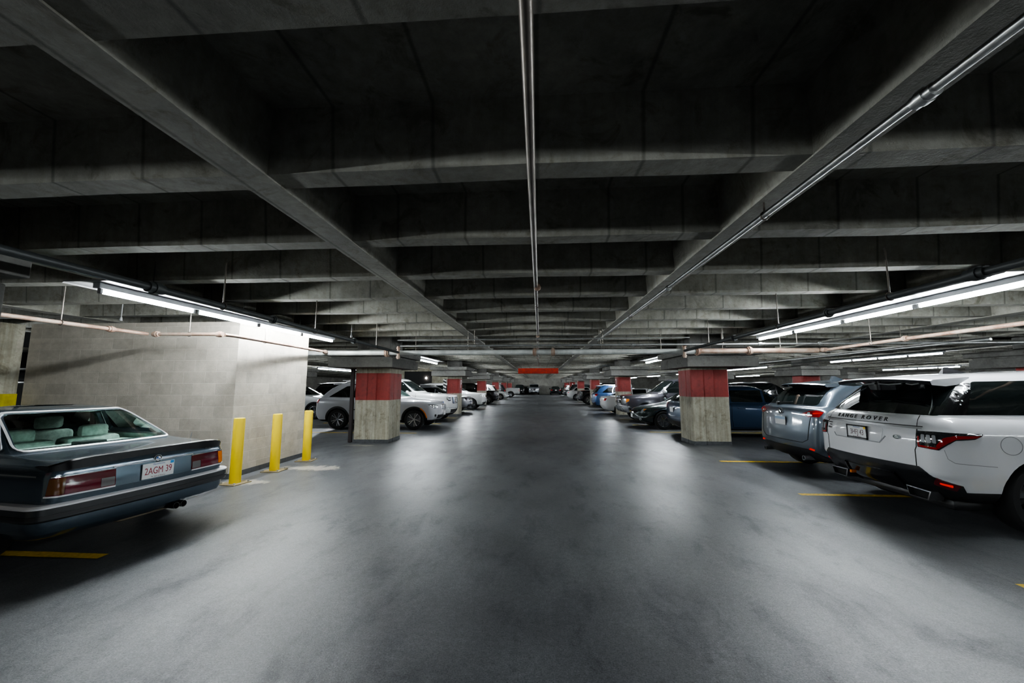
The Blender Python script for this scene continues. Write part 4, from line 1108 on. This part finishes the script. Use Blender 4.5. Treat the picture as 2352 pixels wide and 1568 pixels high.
# white SUV with the lettered tailgate
def white_suv():
    P = paint_mat('white_paint', (.70,.71,.73), .0, .28)
    Lc, W, H = 4.85, 1.98, 1.79; w = W/2
    rings = [
        rg(.30, .42, Lc-.38, w*.80), rg(.34, .26, Lc-.2, w*.90, .14), rg(.45, .13, Lc-.07, w*.975, .20, .26), rg(.56, .06, Lc-.01, w*.99, .22, .28, .08, .14),
        rg((.64, .66), .0, Lc, w, .22, .28, .09, .15), rg((.90, .80), .0, Lc, w, .22, .28, .09, .15), rg((1.06, .94), .02, Lc-.03, w*.995, .22, .26, .09, .15), rg((1.085, .98), .035, Lc-.05, w*.99, .22, .26, .09, .15),
        rg((1.17, 1.02), .055, Lc-.10, w*.95, .22, .26, .09, .15, .02), rg((1.215, 1.06), .085, Lc-.24, w*.91, .22, .26, .09, .15, .02), rg((1.235, 1.14), .115, Lc-1.15, w*.885, .22, .2, .08, .12), rg((1.26, 1.17), .14, Lc-1.22, w*.875, .22, .2, .08, .12),
        rg((1.47, 1.49), .36, Lc-1.72, w*.80, .20, .18, .07, .10), rg((1.64, 1.67), .57, Lc-2.05, w*.72, .18, .18, .06, .10), rg((1.70, 1.735), .66, Lc-2.2, w*.66, .17, .18, .05, .08),
        rg((1.745, 1.78), .95, Lc-2.5, w*.48, .12, .14, .03, .05), rg((1.77, H), 1.5, Lc-2.9, w*.14, .05, .05, .01, .01)]
    c = Car('car', 'large white SUV with black lettered tailgate, nearest on the right, tail toward the aisle', Lc, W, rings, P, .44, (1.08, 3.98), .385, .055, .04, .08)
    # glass
    glasshouse(c, [[(.50, 1.272), (1.30, 1.27), (1.43, 1.655), (.74, 1.642)], [(1.335, 1.27), (2.36, 1.26), (2.36, 1.665), (1.465, 1.657)], [(2.42, 1.26), (3.42, 1.20), (3.0, 1.50), (2.78, 1.655), (2.42, 1.665)]],
               [(-.80, 1.255), (.80, 1.255), (.63, 1.665), (-.63, 1.665)], [(-.78, 1.22), (.78, 1.22), (.62, 1.69), (-.62, 1.69)])
    for sg in (-1, 1):
        c.patch('pillar_gloss_panel', 'wr', [(-.06, 1.262), (.72, 1.272), (1.03, 1.64), (.22, 1.64)], M_GBLACK, .003, .02, sg, rad=.02, res=.05)
        c.strip('window_trim', 'side', [(1.32, 1.27), (1.45, 1.655)], .012, M_SILVER, .008, .012, sg)
        c.strip('pillar_seam', 'wr', [(-.085, 1.262), (.15, 1.60)], .012, M_SILVER, .010, .012, sg)
    # spoiler: painted top, black underside with the lamp bar, two ribs
    b = bmesh.new(); r_ = []
    for k in range(21):
        y = -.70+1.4*k/20; e = abs(y)/.70; xb = .24+.06*e**3; zt = 1.715-.035*e**2
        r_.append([b.verts.new(q) for q in ((.78, y*.93, zt+.02), (xb+.03, y, zt-.012), (xb, y, zt-.03), (xb+.015, y, zt-.055-.02*e), (.5, y*.95, zt-.06-.03*e), (.78, y*.93, zt-.05))])
    for p, q in zip(r_[:-1], r_[1:]):
        for k in range(6): f = b.faces.new((p[k], p[(k+1) % 6], q[(k+1) % 6], q[k])); f.material_index = 1 if k in (2, 3, 4) else 0
    b.faces.new(r_[0]); b.faces.new(r_[-1])
    sp = c.part('roof_spoiler', b, [P, M_GBLACK], None, 30)
    b = bmesh.new(); r_ = []
    for k in range(21):
        y = -.60+1.2*k/20; e = abs(y)/.60; zt = 1.655; zl = 1.655-.125*(1-e**3)
        h, n = c.hit('rear', y, zl); xx = h.x
        r_.append([b.verts.new(q) for q in ((.30, y, zt), (xx-.12*(1-e)-.012, y, zl+.01), (xx+.01, y, zl-.012), (.55, y, zt))])
    for p, q in zip(r_[:-1], r_[1:]):
        for k in range(4): b.faces.new((p[k], p[(k+1) % 4], q[(k+1) % 4], q[k]))
    b.faces.new(r_[0]); b.faces.new(r_[-1]); c.part('spoiler_underside', b, M_GBLACK, sp)
    for a0, a1 in ((-.58, -.42), (-.36, -.02), (.04, .34)):
        b = bmesh.new(); tube(b, [(.285, a0, 1.625), (.275, (a0+a1)/2, 1.612), (.285, a1, 1.625)], .009, 8); c.part('spoiler_slat', b, M_SILVER, sp)
    # tailgate lettering, bright strip, recess, plate, badge
    c.text('lettering', 'RANGE ROVER', 'rear', .06, 1.178, .066, M_BLACK, .004, ext=.003, spacing=1.62, sx=1.28)
    c.strip('tailgate_trim', 'rear', [(-.73, 1.108), (0, 1.112), (.73, 1.108)], .022, M_SILVER, .012, .02)
    c.strip('tailgate_groove', 'rear', [(-.73, 1.128), (.73, 1.128)], .010, M_BLACK, .004, .01)
    c.patch('plate_recess', 'rear', [(-.30, .895), (.46, .895), (.46, 1.07), (-.33, 1.07)], paint_mat('white_paint_shade', (.58,.59,.61), 0, .35), .005, .02, rad=.04)  # recess shade put into the colour: darker white on a raised patch
    c.strip('recess_edge', 'rear', [(-.36, .98), (-.28, .888), (.46, .888), (.50, .93)], .012, M_HOUS, .006, .01)
    c.plate('rear', .03, .985, '3HFJ 43', M_PLATEK, M_PLATEW, frame=M_GBLACK, top=('Massachusetts', 'The Spirit of America', M_BLUE, M_PLATEK), sticker=M_SYEL)
    b = bmesh.new(); lathe(b, [(.001, .0), (.044, .0), (.044, .006), (.001, .006)], 24, 'y'); h = c.at('rear', -.49, .985)
    for v in b.verts: v.co = Vector((h.x-.001-v.co.y-s_off(c), h.y+v.co.x, h.z+v.co.z*.5))
    bd = c.part('badge', b, simple('dark_green_badge', (.01,.05,.03), .3))
    b = bmesh.new(); tube(b, [(h.x-.008-s_off(c), h.y+.044*math.cos(t), h.z+.022*math.sin(t)) for t in [2*math.pi*k/24 for k in range(25)]], .0035, 6, False); c.part('badge_rim', b, M_SILVER, bd)
    c.text('badge_lettering', 'LAND\n  ROVER', 'rear', -.49, .988, .016, M_SILVER, .010, bd, ext=.001)
    for z, hh, a0, a1 in ((1.062, .014, .56, .66), (1.030, .014, .555, .62), (.992, .024, .565, .655)): c.strip('model_badge', 'rear', [(a0, z), (a1, z)], hh, M_BLACK, .006, .008)
    # lamps
    for sg in (-1, 1):
        t_ = c.patch('tail_lamp', 'wr', [(-.245, .90), (.04, .885), (.17, .965), (.23, 1.00), (.42, 1.015), (.50, 1.05), (.52, 1.075), (.0, 1.082), (-.245, 1.075)], M_LENSD, .010, .03, sg, rad=.015, res=.035, label='black and red tail lamp sweeping on to the flank')
        c.patch('lamp_element', 'wr', [(.03, .90), (.16, .975), (.24, 1.015), (.44, 1.03), (.49, 1.055), (.22, 1.05), (.10, 1.02), (.0, .93)], M_TAIL, .013, .01, sg, t_ and .035, t_, .01)
        c.patch('lamp_element', 'wr', [(-.235, .905), (.02, .893), (.02, .915), (-.215, .925), (-.215, 1.02), (-.235, 1.02)], M_TAIL, .013, .01, sg, .035, t_)
        for k in range(3):
            c.patch('lamp_element', 'wr', [(-.19+.075*k, .96), (-.14+.075*k, .955), (-.14+.075*k, 1.045), (-.19+.075*k, 1.045)], M_HOUS, .012, .01, sg, .03, t_, .015)
        rf = c.patch('fog_reflector', 'wr', [(-.10, .50), (.20, .46), (.24, .52), (-.06, .58)], M_TAILD, .014, .02, sg, .04, None, .015)
        c.patch('fog_reflector_glow', 'wr', [(.0, .515), (.16, .495), (.16, .52), (.0, .535)], M_REDGLOW, .017, .01, sg, .04, rf, .008)  # glow added on the reflector, no lamp behind it
        c.strip('tailgate_gap', 'wr', [(-.26, 1.25), (-.255, 1.07), (-.265, .90), (-.285, .86), (-.29, .62)], .010, M_DARK, .003, .01, sg)
        c.strip('crease_line', 'side', [(.42, .62), (.44, .60), (.9, .58)], .006, M_HOUS, .002, .006, sg) if False else None
        # lower edge and skirt
        c.patch('lower_bumper', 'wr', [(-1.01, .30), (.10, .30), (.30, .44), (.26, .52), (-.10, .585), (-.26, .68), (-1.01, .68)], simple('dark_grey_bumper', (.014,.015,.017), .3, coat=.3), .010, .03, sg, res=.06)
        pts = [(.68+.0*k, 0) for k in range(1)]
        b = bmesh.new()
        # exhaust: bright parallelogram frame round a dark mouth
        yc = sg*.60; zc = .36; xx = c.hit('rear', yc, .46)[0].x-.03
        out = [(-.13*sg, -.055), (.10*sg, -.055), (.14*sg, .05), (-.16*sg, .06)]
        o2 = [(a_*.90, b_*.80) for a_, b_ in out]
        A = [b.verts.new((xx, yc+p[0], zc+p[1])) for p in out]; B = [b.verts.new((xx-.004, yc+p[0], zc+p[1])) for p in o2]; Cc = [b.verts.new((xx+.16, yc+p[0], zc+p[1])) for p in o2]; D = [b.verts.new((xx+.16, yc+p[0], zc+p[1])) for p in out]
        for k in range(4):
            k2 = (k+1) % 4
            b.faces.new((A[k], A[k2], B[k2], B[k])); b.faces.new((B[k], B[k2], Cc[k2], Cc[k])); b.faces.new((A[k], A[k2], D[k2], D[k]))
        ex = c.part('exhaust_tip', b, simple('dull_steel', (.22,.22,.23), .3, .9)); b = bmesh.new(); b.faces.new([b.verts.new((xx+.05, yc+p[0], zc+p[1])) for p in o2]); c.part('exhaust_mouth', b, M_DARK, ex)
        # fuel flap ring and haunch crease
        if sg < 0 or True:
            cx, cz = .78, .955
            fl = c.strip('fuel_flap_gap', 'side', [(cx+.105*math.cos(t), cz+.095*math.sin(t)) for t in [2*math.pi*k/40 for k in range(40)]], .007, M_HOUS, .0015, .006, sg, closed=True)
        c.strip('bumper_gap', 'wr', [(.10, .895), (.13, .80), (.20, .76), (.62, .73)], .006, M_HOUS, .0015, .006, sg)
    # diffuser
    c.patch('lower_bumper', 'rear', [(-.45, .30), (.45, .30), (.45, .68), (-.45, .68)], MATS['dark_grey_bumper'], .011, .03)
    c.patch('diffuser', 'rear', [(-.46, .30), (.46, .30), (.38, .55), (-.38, .55)], M_GBLACK, .025, .03, rad=.03)
    for a_ in (-.42, .42): c.strip('diffuser_fin', 'rear', [(a_*1.0, .33), (a_*.86, .56)], .03, M_GBLACK, .04, .03)
    b = bmesh.new(); box(b, .05, .12, .27, .30, .40, .44, bev=.006); c.part('tow_eye_cover', b, M_AMBER)
    b = bmesh.new(); box(b, .3, 1.4, -.8, .8, .22, .34, bev=.05); c.part('underbody', b, M_BLACK)
    # fin antenna
    b = bmesh.new(); vs_ = [b.verts.new(q) for q in ((1.10, -.03, 1.755), (1.10, .03, 1.755), (1.42, -.01, 1.765), (1.42, .01, 1.765), (1.14, 0, 1.84), (1.20, 0, 1.845))]
    for q in ((0, 1, 4), (0, 2, 5, 4), (1, 4, 5, 3), (2, 3, 5), (0, 1, 3, 2)): b.faces.new([vs_[k] for k in q])
    c.part('fin_antenna', b, M_BLACK)
    c.wheels(M_RIMD, 5, .76, .26, 'twin'); c.mirrors(3.45, 1.22, P, 1.2); c.handles([1.75, 2.72], 1.06)
    c.door_lines([[(1.42, 1.26), (1.40, .95), (1.52, .62), (1.6, .46), (2.38, .46), (2.40, 1.25)], [(2.40, 1.25), (2.40, .46), (3.5, .46), (3.62, .8), (3.5, 1.18)]])
    for sg in (-1, 1): c.patch('headlight', 'wf', [(-.30, .86), (.0, .86), (.22, .92), (.20, .97), (-.3, .96)], M_LENSD, .008, .02, sg, rad=.02)
    c.patch('grille', 'front', [(-.5, .78), (.5, .78), (.52, .93), (-.52, .93)], M_GBLACK, .01, .02, rad=.03)
    return c
ws_ = white_suv(); ws_.place(4.28, 5.57, 1, False)

# blue-grey crossover
def blue_crossover():
    P = paint_mat('blue_grey_metallic', (.075,.096,.118), .5, .28)
    c = suv('blue-grey SUV with oval winged badge, parked between the white SUV and pillar', P, 4.55, 1.84, 1.72, belt=1.19, hood=1.04, rx=.62, ws=1.25, wt=2.05, gr=.70, hatch=.16, WR=.36, rim=M_RIMD, rear='none', front='plain', rails=False, clad=.36)
    for sg in (-1, 1):
        t_ = c.patch('tail_lamp', 'wr', [(-.36, 1.105), (-.18, 1.05), (.10, 1.06), (.20, 1.145), (.06, 1.165), (-.16, 1.155)], M_TAIL, .010, .03, sg, rad=.02, res=.04)
        c.patch('lamp_element', 'wr', [(-.22, 1.095), (-.13, 1.085), (-.13, 1.135), (-.20, 1.13)], M_LENSC, .013, .01, sg, .04, t_, .01)
        c.strip('lamp_element', 'wr', [(-.05, 1.115), (.16, 1.13)], .02, M_REDGLOW, .014, .01, sg, t_)
        c.patch('fog_reflector', 'wr', [(-.22, .50), (-.08, .487), (-.07, .51), (-.18, .525)], M_REDGLOW, .012, .01, sg)  # unpowered reflector, its shine put in as emission
        c.patch('lower_bumper', 'wr', [(-.94, .27), (.10, .27), (.30, .36), (.0, .44), (-.25, .50), (-.94, .50)], M_BLACK, .010, .03, sg)
        b = bmesh.new(); lathe(b, [(.033, .0), (.040, .0), (.040, .2), (.033, .2)], 20, 'y', closed=True)
        b.transform(Matrix.Translation((.02, sg*.58, .34)) @ Matrix.Rotation(R(-90), 4, 'Z')); ex = c.part('exhaust_tip', b, M_SILVER)
        b = bmesh.new(); b.faces.new([b.verts.new((.06, sg*.58+.033*math.cos(t), .34+.033*math.sin(t))) for t in [2*math.pi*k/16 for k in range(16)]]); c.part('exhaust_mouth', b, M_DARK, ex)
    c.patch('lower_bumper', 'rear', [(-.45, .27), (.45, .27), (.45, .50), (-.45, .50)], M_BLACK, .011, .03)
    c.strip('tailgate_gap', 'rear', [(-.74, 1.17), (-.70, 1.0), (-.66, .66), (-.55, .60), (.55, .60), (.66, .66), (.70, 1.0), (.74, 1.17)], .010, M_DARK, .003, .01)
    pl = c.plate('rear', 0, .945, '', M_BLUE, M_PLATEW)
    hx_ = c.hit('rear', 0, .945)[0].x-.0195
    b = bmesh.new(); box(b, hx_, hx_+.001, -.15, .15, .965, 1.018); c.part('plate_blue_band', b, M_PLATEB, pl)
    # winged emblem
    h = c.at('rear', 0, 1.12); X = h.x-s_off(c)-.012
    b = bmesh.new(); tube(b, [(X, .068*math.cos(t), 1.12+.052*math.sin(t)) for t in [2*math.pi*k/28 for k in range(29)]], .008, 8, False); e = c.part('badge', b, M_CHROME)
    b = bmesh.new(); tube(b, [(X, -.062, 1.127), (X, -.035, 1.127), (X, 0, 1.09), (X, .035, 1.127), (X, .062, 1.127)], .006, 8); c.part('badge_wing', b, M_CHROME, e)
    b = bmesh.new(); r_ = []
    for k in range(17):
        y = -.62+1.24*k/16; e_ = abs(y)/.62; xb = .36+.08*e_**3; zt = 1.66-.03*e_**2
        r_.append([b.verts.new(q) for q in ((.80, y*.95, zt+.012), (xb+.03, y, zt-.01), (xb, y, zt-.03), (.50, y*.96, zt-.06), (.80, y*.95, zt-.06))])
    for p, q in zip(r_[:-1], r_[1:]):
        for k in range(5): f = b.faces.new((p[k], p[(k+1) % 5], q[(k+1) % 5], q[k])); f.material_index = 1 if k in (2, 3) else 0
    b.faces.new(r_[0]); b.faces.new(r_[-1]); c.part('roof_spoiler', b, [P, M_GBLACK], None, 30)
    b = bmesh.new(); tube(b, [(.17, .28, 1.265), (.22, -.10, 1.29)], .012, 6); tube(b, [(.15, .30, 1.26), (.20, .30, 1.26)], .03, 10); c.part('rear_wiper', b, M_BLACK)
    b = bmesh.new(); vs_ = [b.verts.new(q) for q in ((1.0, -.03, 1.69), (1.0, .03, 1.69), (1.25, -.01, 1.705), (1.25, .01, 1.705), (1.02, 0, 1.78), (1.08, 0, 1.78))]
    for q in ((0, 1, 4), (0, 2, 5, 4), (1, 4, 5, 3), (2, 3, 5), (0, 1, 3, 2)): b.faces.new([vs_[k] for k in q])
    c.part('fin_antenna', b, P)
    return c
bc = blue_crossover(); bc.place(4.62, 7.88, 1, False)

# dark blue car behind the wide right pillar
db = suv('dark blue crossover behind the wide right pillar, tail toward the aisle', paint_mat('navy_paint', (.028,.058,.11), .4, .3), 4.75, 1.86, 1.60, belt=1.05, hood=.97, rx=.7, ws=1.25, wt=2.15, gr=.70, WR=.36, rim=M_RIM, clad=.30, plate_txt='', rails=False)
db.place(4.30, 13.0, 1, False)
# dark green sedan, nose out
sd = sedan('dark green sedan with amber corner lamps, nose toward the aisle', paint_mat('dark_green_paint', (.022,.035,.035), .35, .25), 4.8, 1.82, 1.46, amber=True, plate_txt='')
sd.place(3.62, 15.55, 1, True)
# dark grey pickup, nose out
pk = pickup('dark grey pickup truck with chrome grille and bumper, nose toward the aisle', paint_mat('charcoal_metallic', (.075,.072,.085), .5, .28))
pk.place(3.62, 18.05, 1, True)
# white SUV with kidney grille, left
def kidney_suv():
    P = paint_mat('silver_white_paint', (.56,.57,.60), .1, .28)
    c = suv('pale silver-white SUV with twin upright grille, behind the wide left pillar', P, 4.76, 1.94, 1.74, belt=1.10, hood=1.03, rx=.72, wheels=(.98, 3.86), ws=1.33, wt=2.2, gr=.68, WR=.365, rim=M_RIM, spokes=5, style='twin', clad=.33, archtrim=True, rear='plain', front='none', wglass=M_GLASSG)
    for sg in (-1, 1):
        c.patch('headlight', 'wf', [(-.40, .80), (-.06, .755), (.14, .79), (.40, .905), (.10, .90), (-.36, .875)], M_LENSD, .008, .02, sg, rad=.02, res=.04)
        c.patch('headlight_lens', 'wf', [(-.18, .79), (-.08, .79), (-.08, .87), (-.18, .87)], M_LENSC, .014, .01, sg, rad=.04, res=.04)
        c.patch('headlight_lens', 'wf', [(-.33, .80), (-.24, .80), (-.24, .87), (-.33, .87)], M_LENSC, .014, .01, sg, rad=.04, res=.04)
        g = c.patch('grille', 'front', [(sg*.03, .70), (sg*.30, .72), (sg*.34, .82), (sg*.31, .885), (sg*.05, .885)], M_HOUS, .012, .02, rad=.04, res=.05)
        c.strip('grille_trim', 'front', fillet([(sg*.03, .70), (sg*.30, .72), (sg*.34, .82), (sg*.31, .885), (sg*.05, .885)], .04), .022, M_CHROME, .022, .02, parent=g, closed=True)
        c.patch('air_intake', 'wf', [(-.30, .46), (-.08, .46), (-.05, .54), (-.24, .55)], M_BLACK, .008, .02, sg, rad=.02)
        c.patch('lower_grille', 'front', [(sg*.02, .38), (sg*.50, .38), (sg*.55, .52), (sg*.02, .50)], M_BLACK, .009, .02, rad=.03)
        rr = c.WR+.10; x = c.wx[1]
        c.strip('side_marker', 'side', [(x+rr*math.cos(t), c.WR+rr*math.sin(t)) for t in [R(8+4*k) for k in range(14)]], .035, M_AMBER, .014, .01, sg)
    c.plate('front', 0, .56, '')
    b = bmesh.new(); lathe(b, [(.001, 0), (.04, 0), (.04, .006), (.001, .006)], 20, 'y'); h = c.at('front', 0, .955)
    for v in b.verts: v.co = Vector((h.x+.004+v.co.y-s_off(c), v.co.x, h.z+v.co.z))
    c.part('badge', b, M_BLUE)
    return c
ks = kidney_suv(); ks.place(-3.62, 14.95, -1, True)
# big white SUV behind it
def big_white():
    P = paint_mat('bright_white_paint', (.64,.65,.65), 0, .3)
    c = suv('tall bright white SUV with big chrome grille, beyond the twin-grille SUV', P, 5.3, 2.04, 1.92, belt=1.24, hood=1.20, rx=.30, ws=1.45, wt=2.25, gr=.74, WR=.40, rim=M_RIM, clad=.42, archtrim=False, front='none', square=1, nose=.06)
    g = c.patch('grille', 'front', [(-.52, .80), (.52, .80), (.56, 1.10), (-.56, 1.10)], M_GBLACK, .012, .02, rad=.04)
    for z in (.86, .93, 1.0, 1.07): c.strip('grille_bar', 'front', [(-.52, z), (.52, z)], .025, M_CHROME, .022, .02, parent=g)
    for sg in (-1, 1):
        c.patch('headlight', 'wf', [(-.30, .92), (.0, .92), (.20, 1.0), (.22, 1.09), (-.28, 1.10)], M_LENSD, .01, .02, sg, rad=.02, res=.05)
        c.patch('headlight_lens', 'wf', [(-.22, .97), (-.06, .97), (-.06, 1.06), (-.22, 1.06)], M_LENSC, .016, .01, sg, rad=.03, res=.05)
        c.strip('bumper_trim', 'wf', [(-.9, .62), (-.2, .62), (.2, .62)], .04, M_CHROME, .02, .02, sg)
        c.patch('lower_grille', 'front', [(sg*.02, .42), (sg*.62, .42), (sg*.66, .56), (sg*.02, .56)], M_BLACK, .012, .02)
    return c
bw = big_white(); bw.place(-3.72, 17.75, -1, True)

WHITE = paint_mat('bright_white_paint', (0, 0, 0)); SILV = paint_mat('silver_paint', (.38,.39,.42), .6, .3); BLK = paint_mat('black_paint', (.008,.008,.010), .2, .22)
GREY = paint_mat('mid_grey_paint', (.10,.105,.115), .5, .3); NAVY = MATS['navy_paint']; BLUE = paint_mat('bright_blue_paint', (.055,.13,.30), .5, .28)
REDP = paint_mat('dark_red_paint', (.16,.012,.012), .3, .28)
# left side, beyond
a = suv('silver crossover with swept dark headlamps, next beyond the third left pillar', SILV, 4.5, 1.84, 1.62, hood=.97, WR=.35, clad=.36); a.place(-3.95, 23.1, -1, True)
a = suv('white boxy SUV with slim dark headlamps, beyond the silver crossover on the left', WHITE, 4.85, 1.95, 1.76, belt=1.14, hood=1.10, WR=.38, clad=.34, archtrim=False, square=1, nose=.06); a.place(-3.55, 26.6, -1, True)
jp = suv('black off-road SUV between the fourth and fifth left pillars', BLK, 4.7, 1.88, 1.84, belt=1.22, hood=1.16, rx=.2, ws=1.5, wt=1.8, gr=.80, hatch=.06, WR=.42, clad=.45, square=1, nose=.04, rails=False); jp.place(-3.45, 34.2, -1, True)
hb = sedan('small white hatchback far down the left row, before the white pickup', WHITE, 4.2, 1.76, 1.5, hatch=True, lod=2); hb.place(-3.3, 44.5, -1, True)
wp = pickup('white pickup truck backing into view far down the left row, tail toward the aisle', WHITE, chrome=False); wp.place(-2.55, 54.2, -1, False)
# far end
fe = suv('black SUV in shadow against the far wall, left of the pale front', BLK, 4.7, 1.9, 1.78, lod=2); fe.place(0, 68.6, 1, True); fe.root.location = (-3.3, 69.2, 0); fe.root.rotation_euler = (0, 0, R(-90))
fj = suv('pale grey boxy vehicle facing the camera against the far wall', SILV, 4.5, 1.88, 1.86, belt=1.2, hood=1.15, rx=.2, ws=1.5, wt=1.85, gr=.80, square=1, nose=.04, lod=2, rails=False); fj.root.location = (-.72, 69.4, 0); fj.root.rotation_euler = (0, 0, R(-90))
fr_ = sedan('dark car with red tail lamps at the far end of the aisle', BLK, 4.7, 1.85, 1.5, lod=2); fr_.root.location = (3.0, 68.8, 0); fr_.root.rotation_euler = (0, 0, R(90))
c = copy_tree(fe.root); c.location = (5.2, 69.0, 0); c['label'] = 'black SUV at the far wall, right of the red tail lamps'
# right side, beyond
a = sedan('white sedan tail just beyond the grey pickup on the right', WHITE, 4.8, 1.84, 1.44, lod=2); a.place(3.55, 22.7, 1, False)
bl = suv('bright blue crossover with silver roof edge, beyond the third right pillar', BLUE, 4.6, 1.86, 1.64, hood=1.0, belt=1.08, WR=.36, clad=.36); bl.place(3.55, 26.2, 1, False)
c = copy_tree(jp.root); c.location = (3.35+2.35, 34.0, 0); c.rotation_euler = (0, 0, R(180)); c['label'] = 'black off-road SUV just beyond the fourth right pillar, nose toward the aisle'
c = copy_tree(jp.root); c.location = (3.9+2.35, 37.2, 0); c.rotation_euler = (0, 0, R(180)); c['label'] = 'second black off-road SUV on the right, behind the nearer black one'
sw = sedan('white hatchback far down the right row, its tail in the aisle light', WHITE, 4.5, 1.82, 1.45, hatch=True, lod=2, rim=M_RIM); sw.place(3.15, 43.6, 1, False)
sv = suv('silver and black crossover far down the right row beyond the white hatchback', GREY, 4.5, 1.84, 1.66, lod=2); sv.place(3.4, 54.5, 1, True)
c = copy_tree(a.root) if False else None
# back rows seen over and between the near cars
def cp_(src, x, y, rz, lab):
    c = copy_tree(src.root); c.location = (x, y, 0); c.rotation_euler = (0, 0, rz); c['label'] = lab; return c
ls = suv('white crossover with black wheel arches seen through the gap left of the pillar', WHITE, 4.6, 1.86, 1.68, WR=.36, rim=M_RIM, clad=.36); ls.place(-9.75, 18.9, -1, True)
gs = suv('grey crossover tail glimpsed at the block wall edge through the left gap', GREY, 4.6, 1.86, 1.66); gs.place(-11.6, 16.0, -1, False)
cp_(fe, -11.5, 23.5, 0, 'black SUV with roof rails behind the white crossover in the left gap')
cp_(ls, -12.2, 26.5, 0, 'white crossover at the back of the left gap')
cp_(ls, 12.2, 11.4, math.pi, 'white crossover roof showing above the blue-grey SUV on the right')
cp_(fe, 12.0, 14.6, 0, 'black SUV in the right back row beside the white crossover roof')
cp_(gs, 12.2, 17.4, math.pi, 'grey crossover in the right back row')
cp_(fe, 12.2, 21.8, 0, 'black SUV with rails in the right back row, beyond the grey crossover')
cp_(ls, 6.2, 29.2, 0, 'white crossover behind the bright blue crossover on the right')
cp_(gs, 12.2, 25.2, 0, 'grey crossover with roof rails in the right back row near the fourth pillar')
cp_(ls, -6.1, 37.2, math.pi, 'white crossover beyond the black off-road SUV on the left')
cp_(fe, -6.2, 47.6, math.pi, 'black SUV beyond the small white hatchback on the left')
cp_(fe, 5.9, 47.0, 0, 'black SUV beyond the white hatchback on the right')
cp_(ls, 6.0, 57.5, 0, 'white crossover near the far end of the right row')

# countable little pieces that came out of one loop become parts of their own
def split_loose(o):
    bm = bmesh.new(); bm.from_mesh(o.data); bm.verts.ensure_lookup_table(); seen = set(); isl = []
    for v in bm.verts:
        if v.index in seen: continue
        st = [v]; cur = []; seen.add(v.index)
        while st:
            q = st.pop(); cur.append(q.index)
            for e in q.link_edges:
                w_ = e.other_vert(q)
                if w_.index not in seen: seen.add(w_.index); st.append(w_)
        isl.append(set(cur))
    if len(isl) < 2: bm.free(); return [o.data]
    out = []
    for s_ in isl:
        b2 = bm.copy(); bmesh.ops.delete(b2, geom=[v for v in b2.verts if v.index not in s_], context='VERTS')
        me = bpy.data.meshes.new(o.data.name); b2.to_mesh(me); b2.free()
        for m in o.data.materials: me.materials.append(m)
        out.append(me)
    bm.free(); return out
cache = {}
for o in list(COL.objects):
    if o.type == 'MESH' and o.name.split('.')[0] in ('anchor_bolt', 'hanger_rod', 'white_stripes', 'rail', 'rear_seat'):
        old = o.data
        if old.name not in cache: cache[old.name] = split_loose(o)
        ms = cache[old.name]
        if len(ms) < 2: continue
        o.data = ms[0]
        for me in ms[1:]:
            c2 = o.copy(); c2.data = me; COL.objects.link(c2)
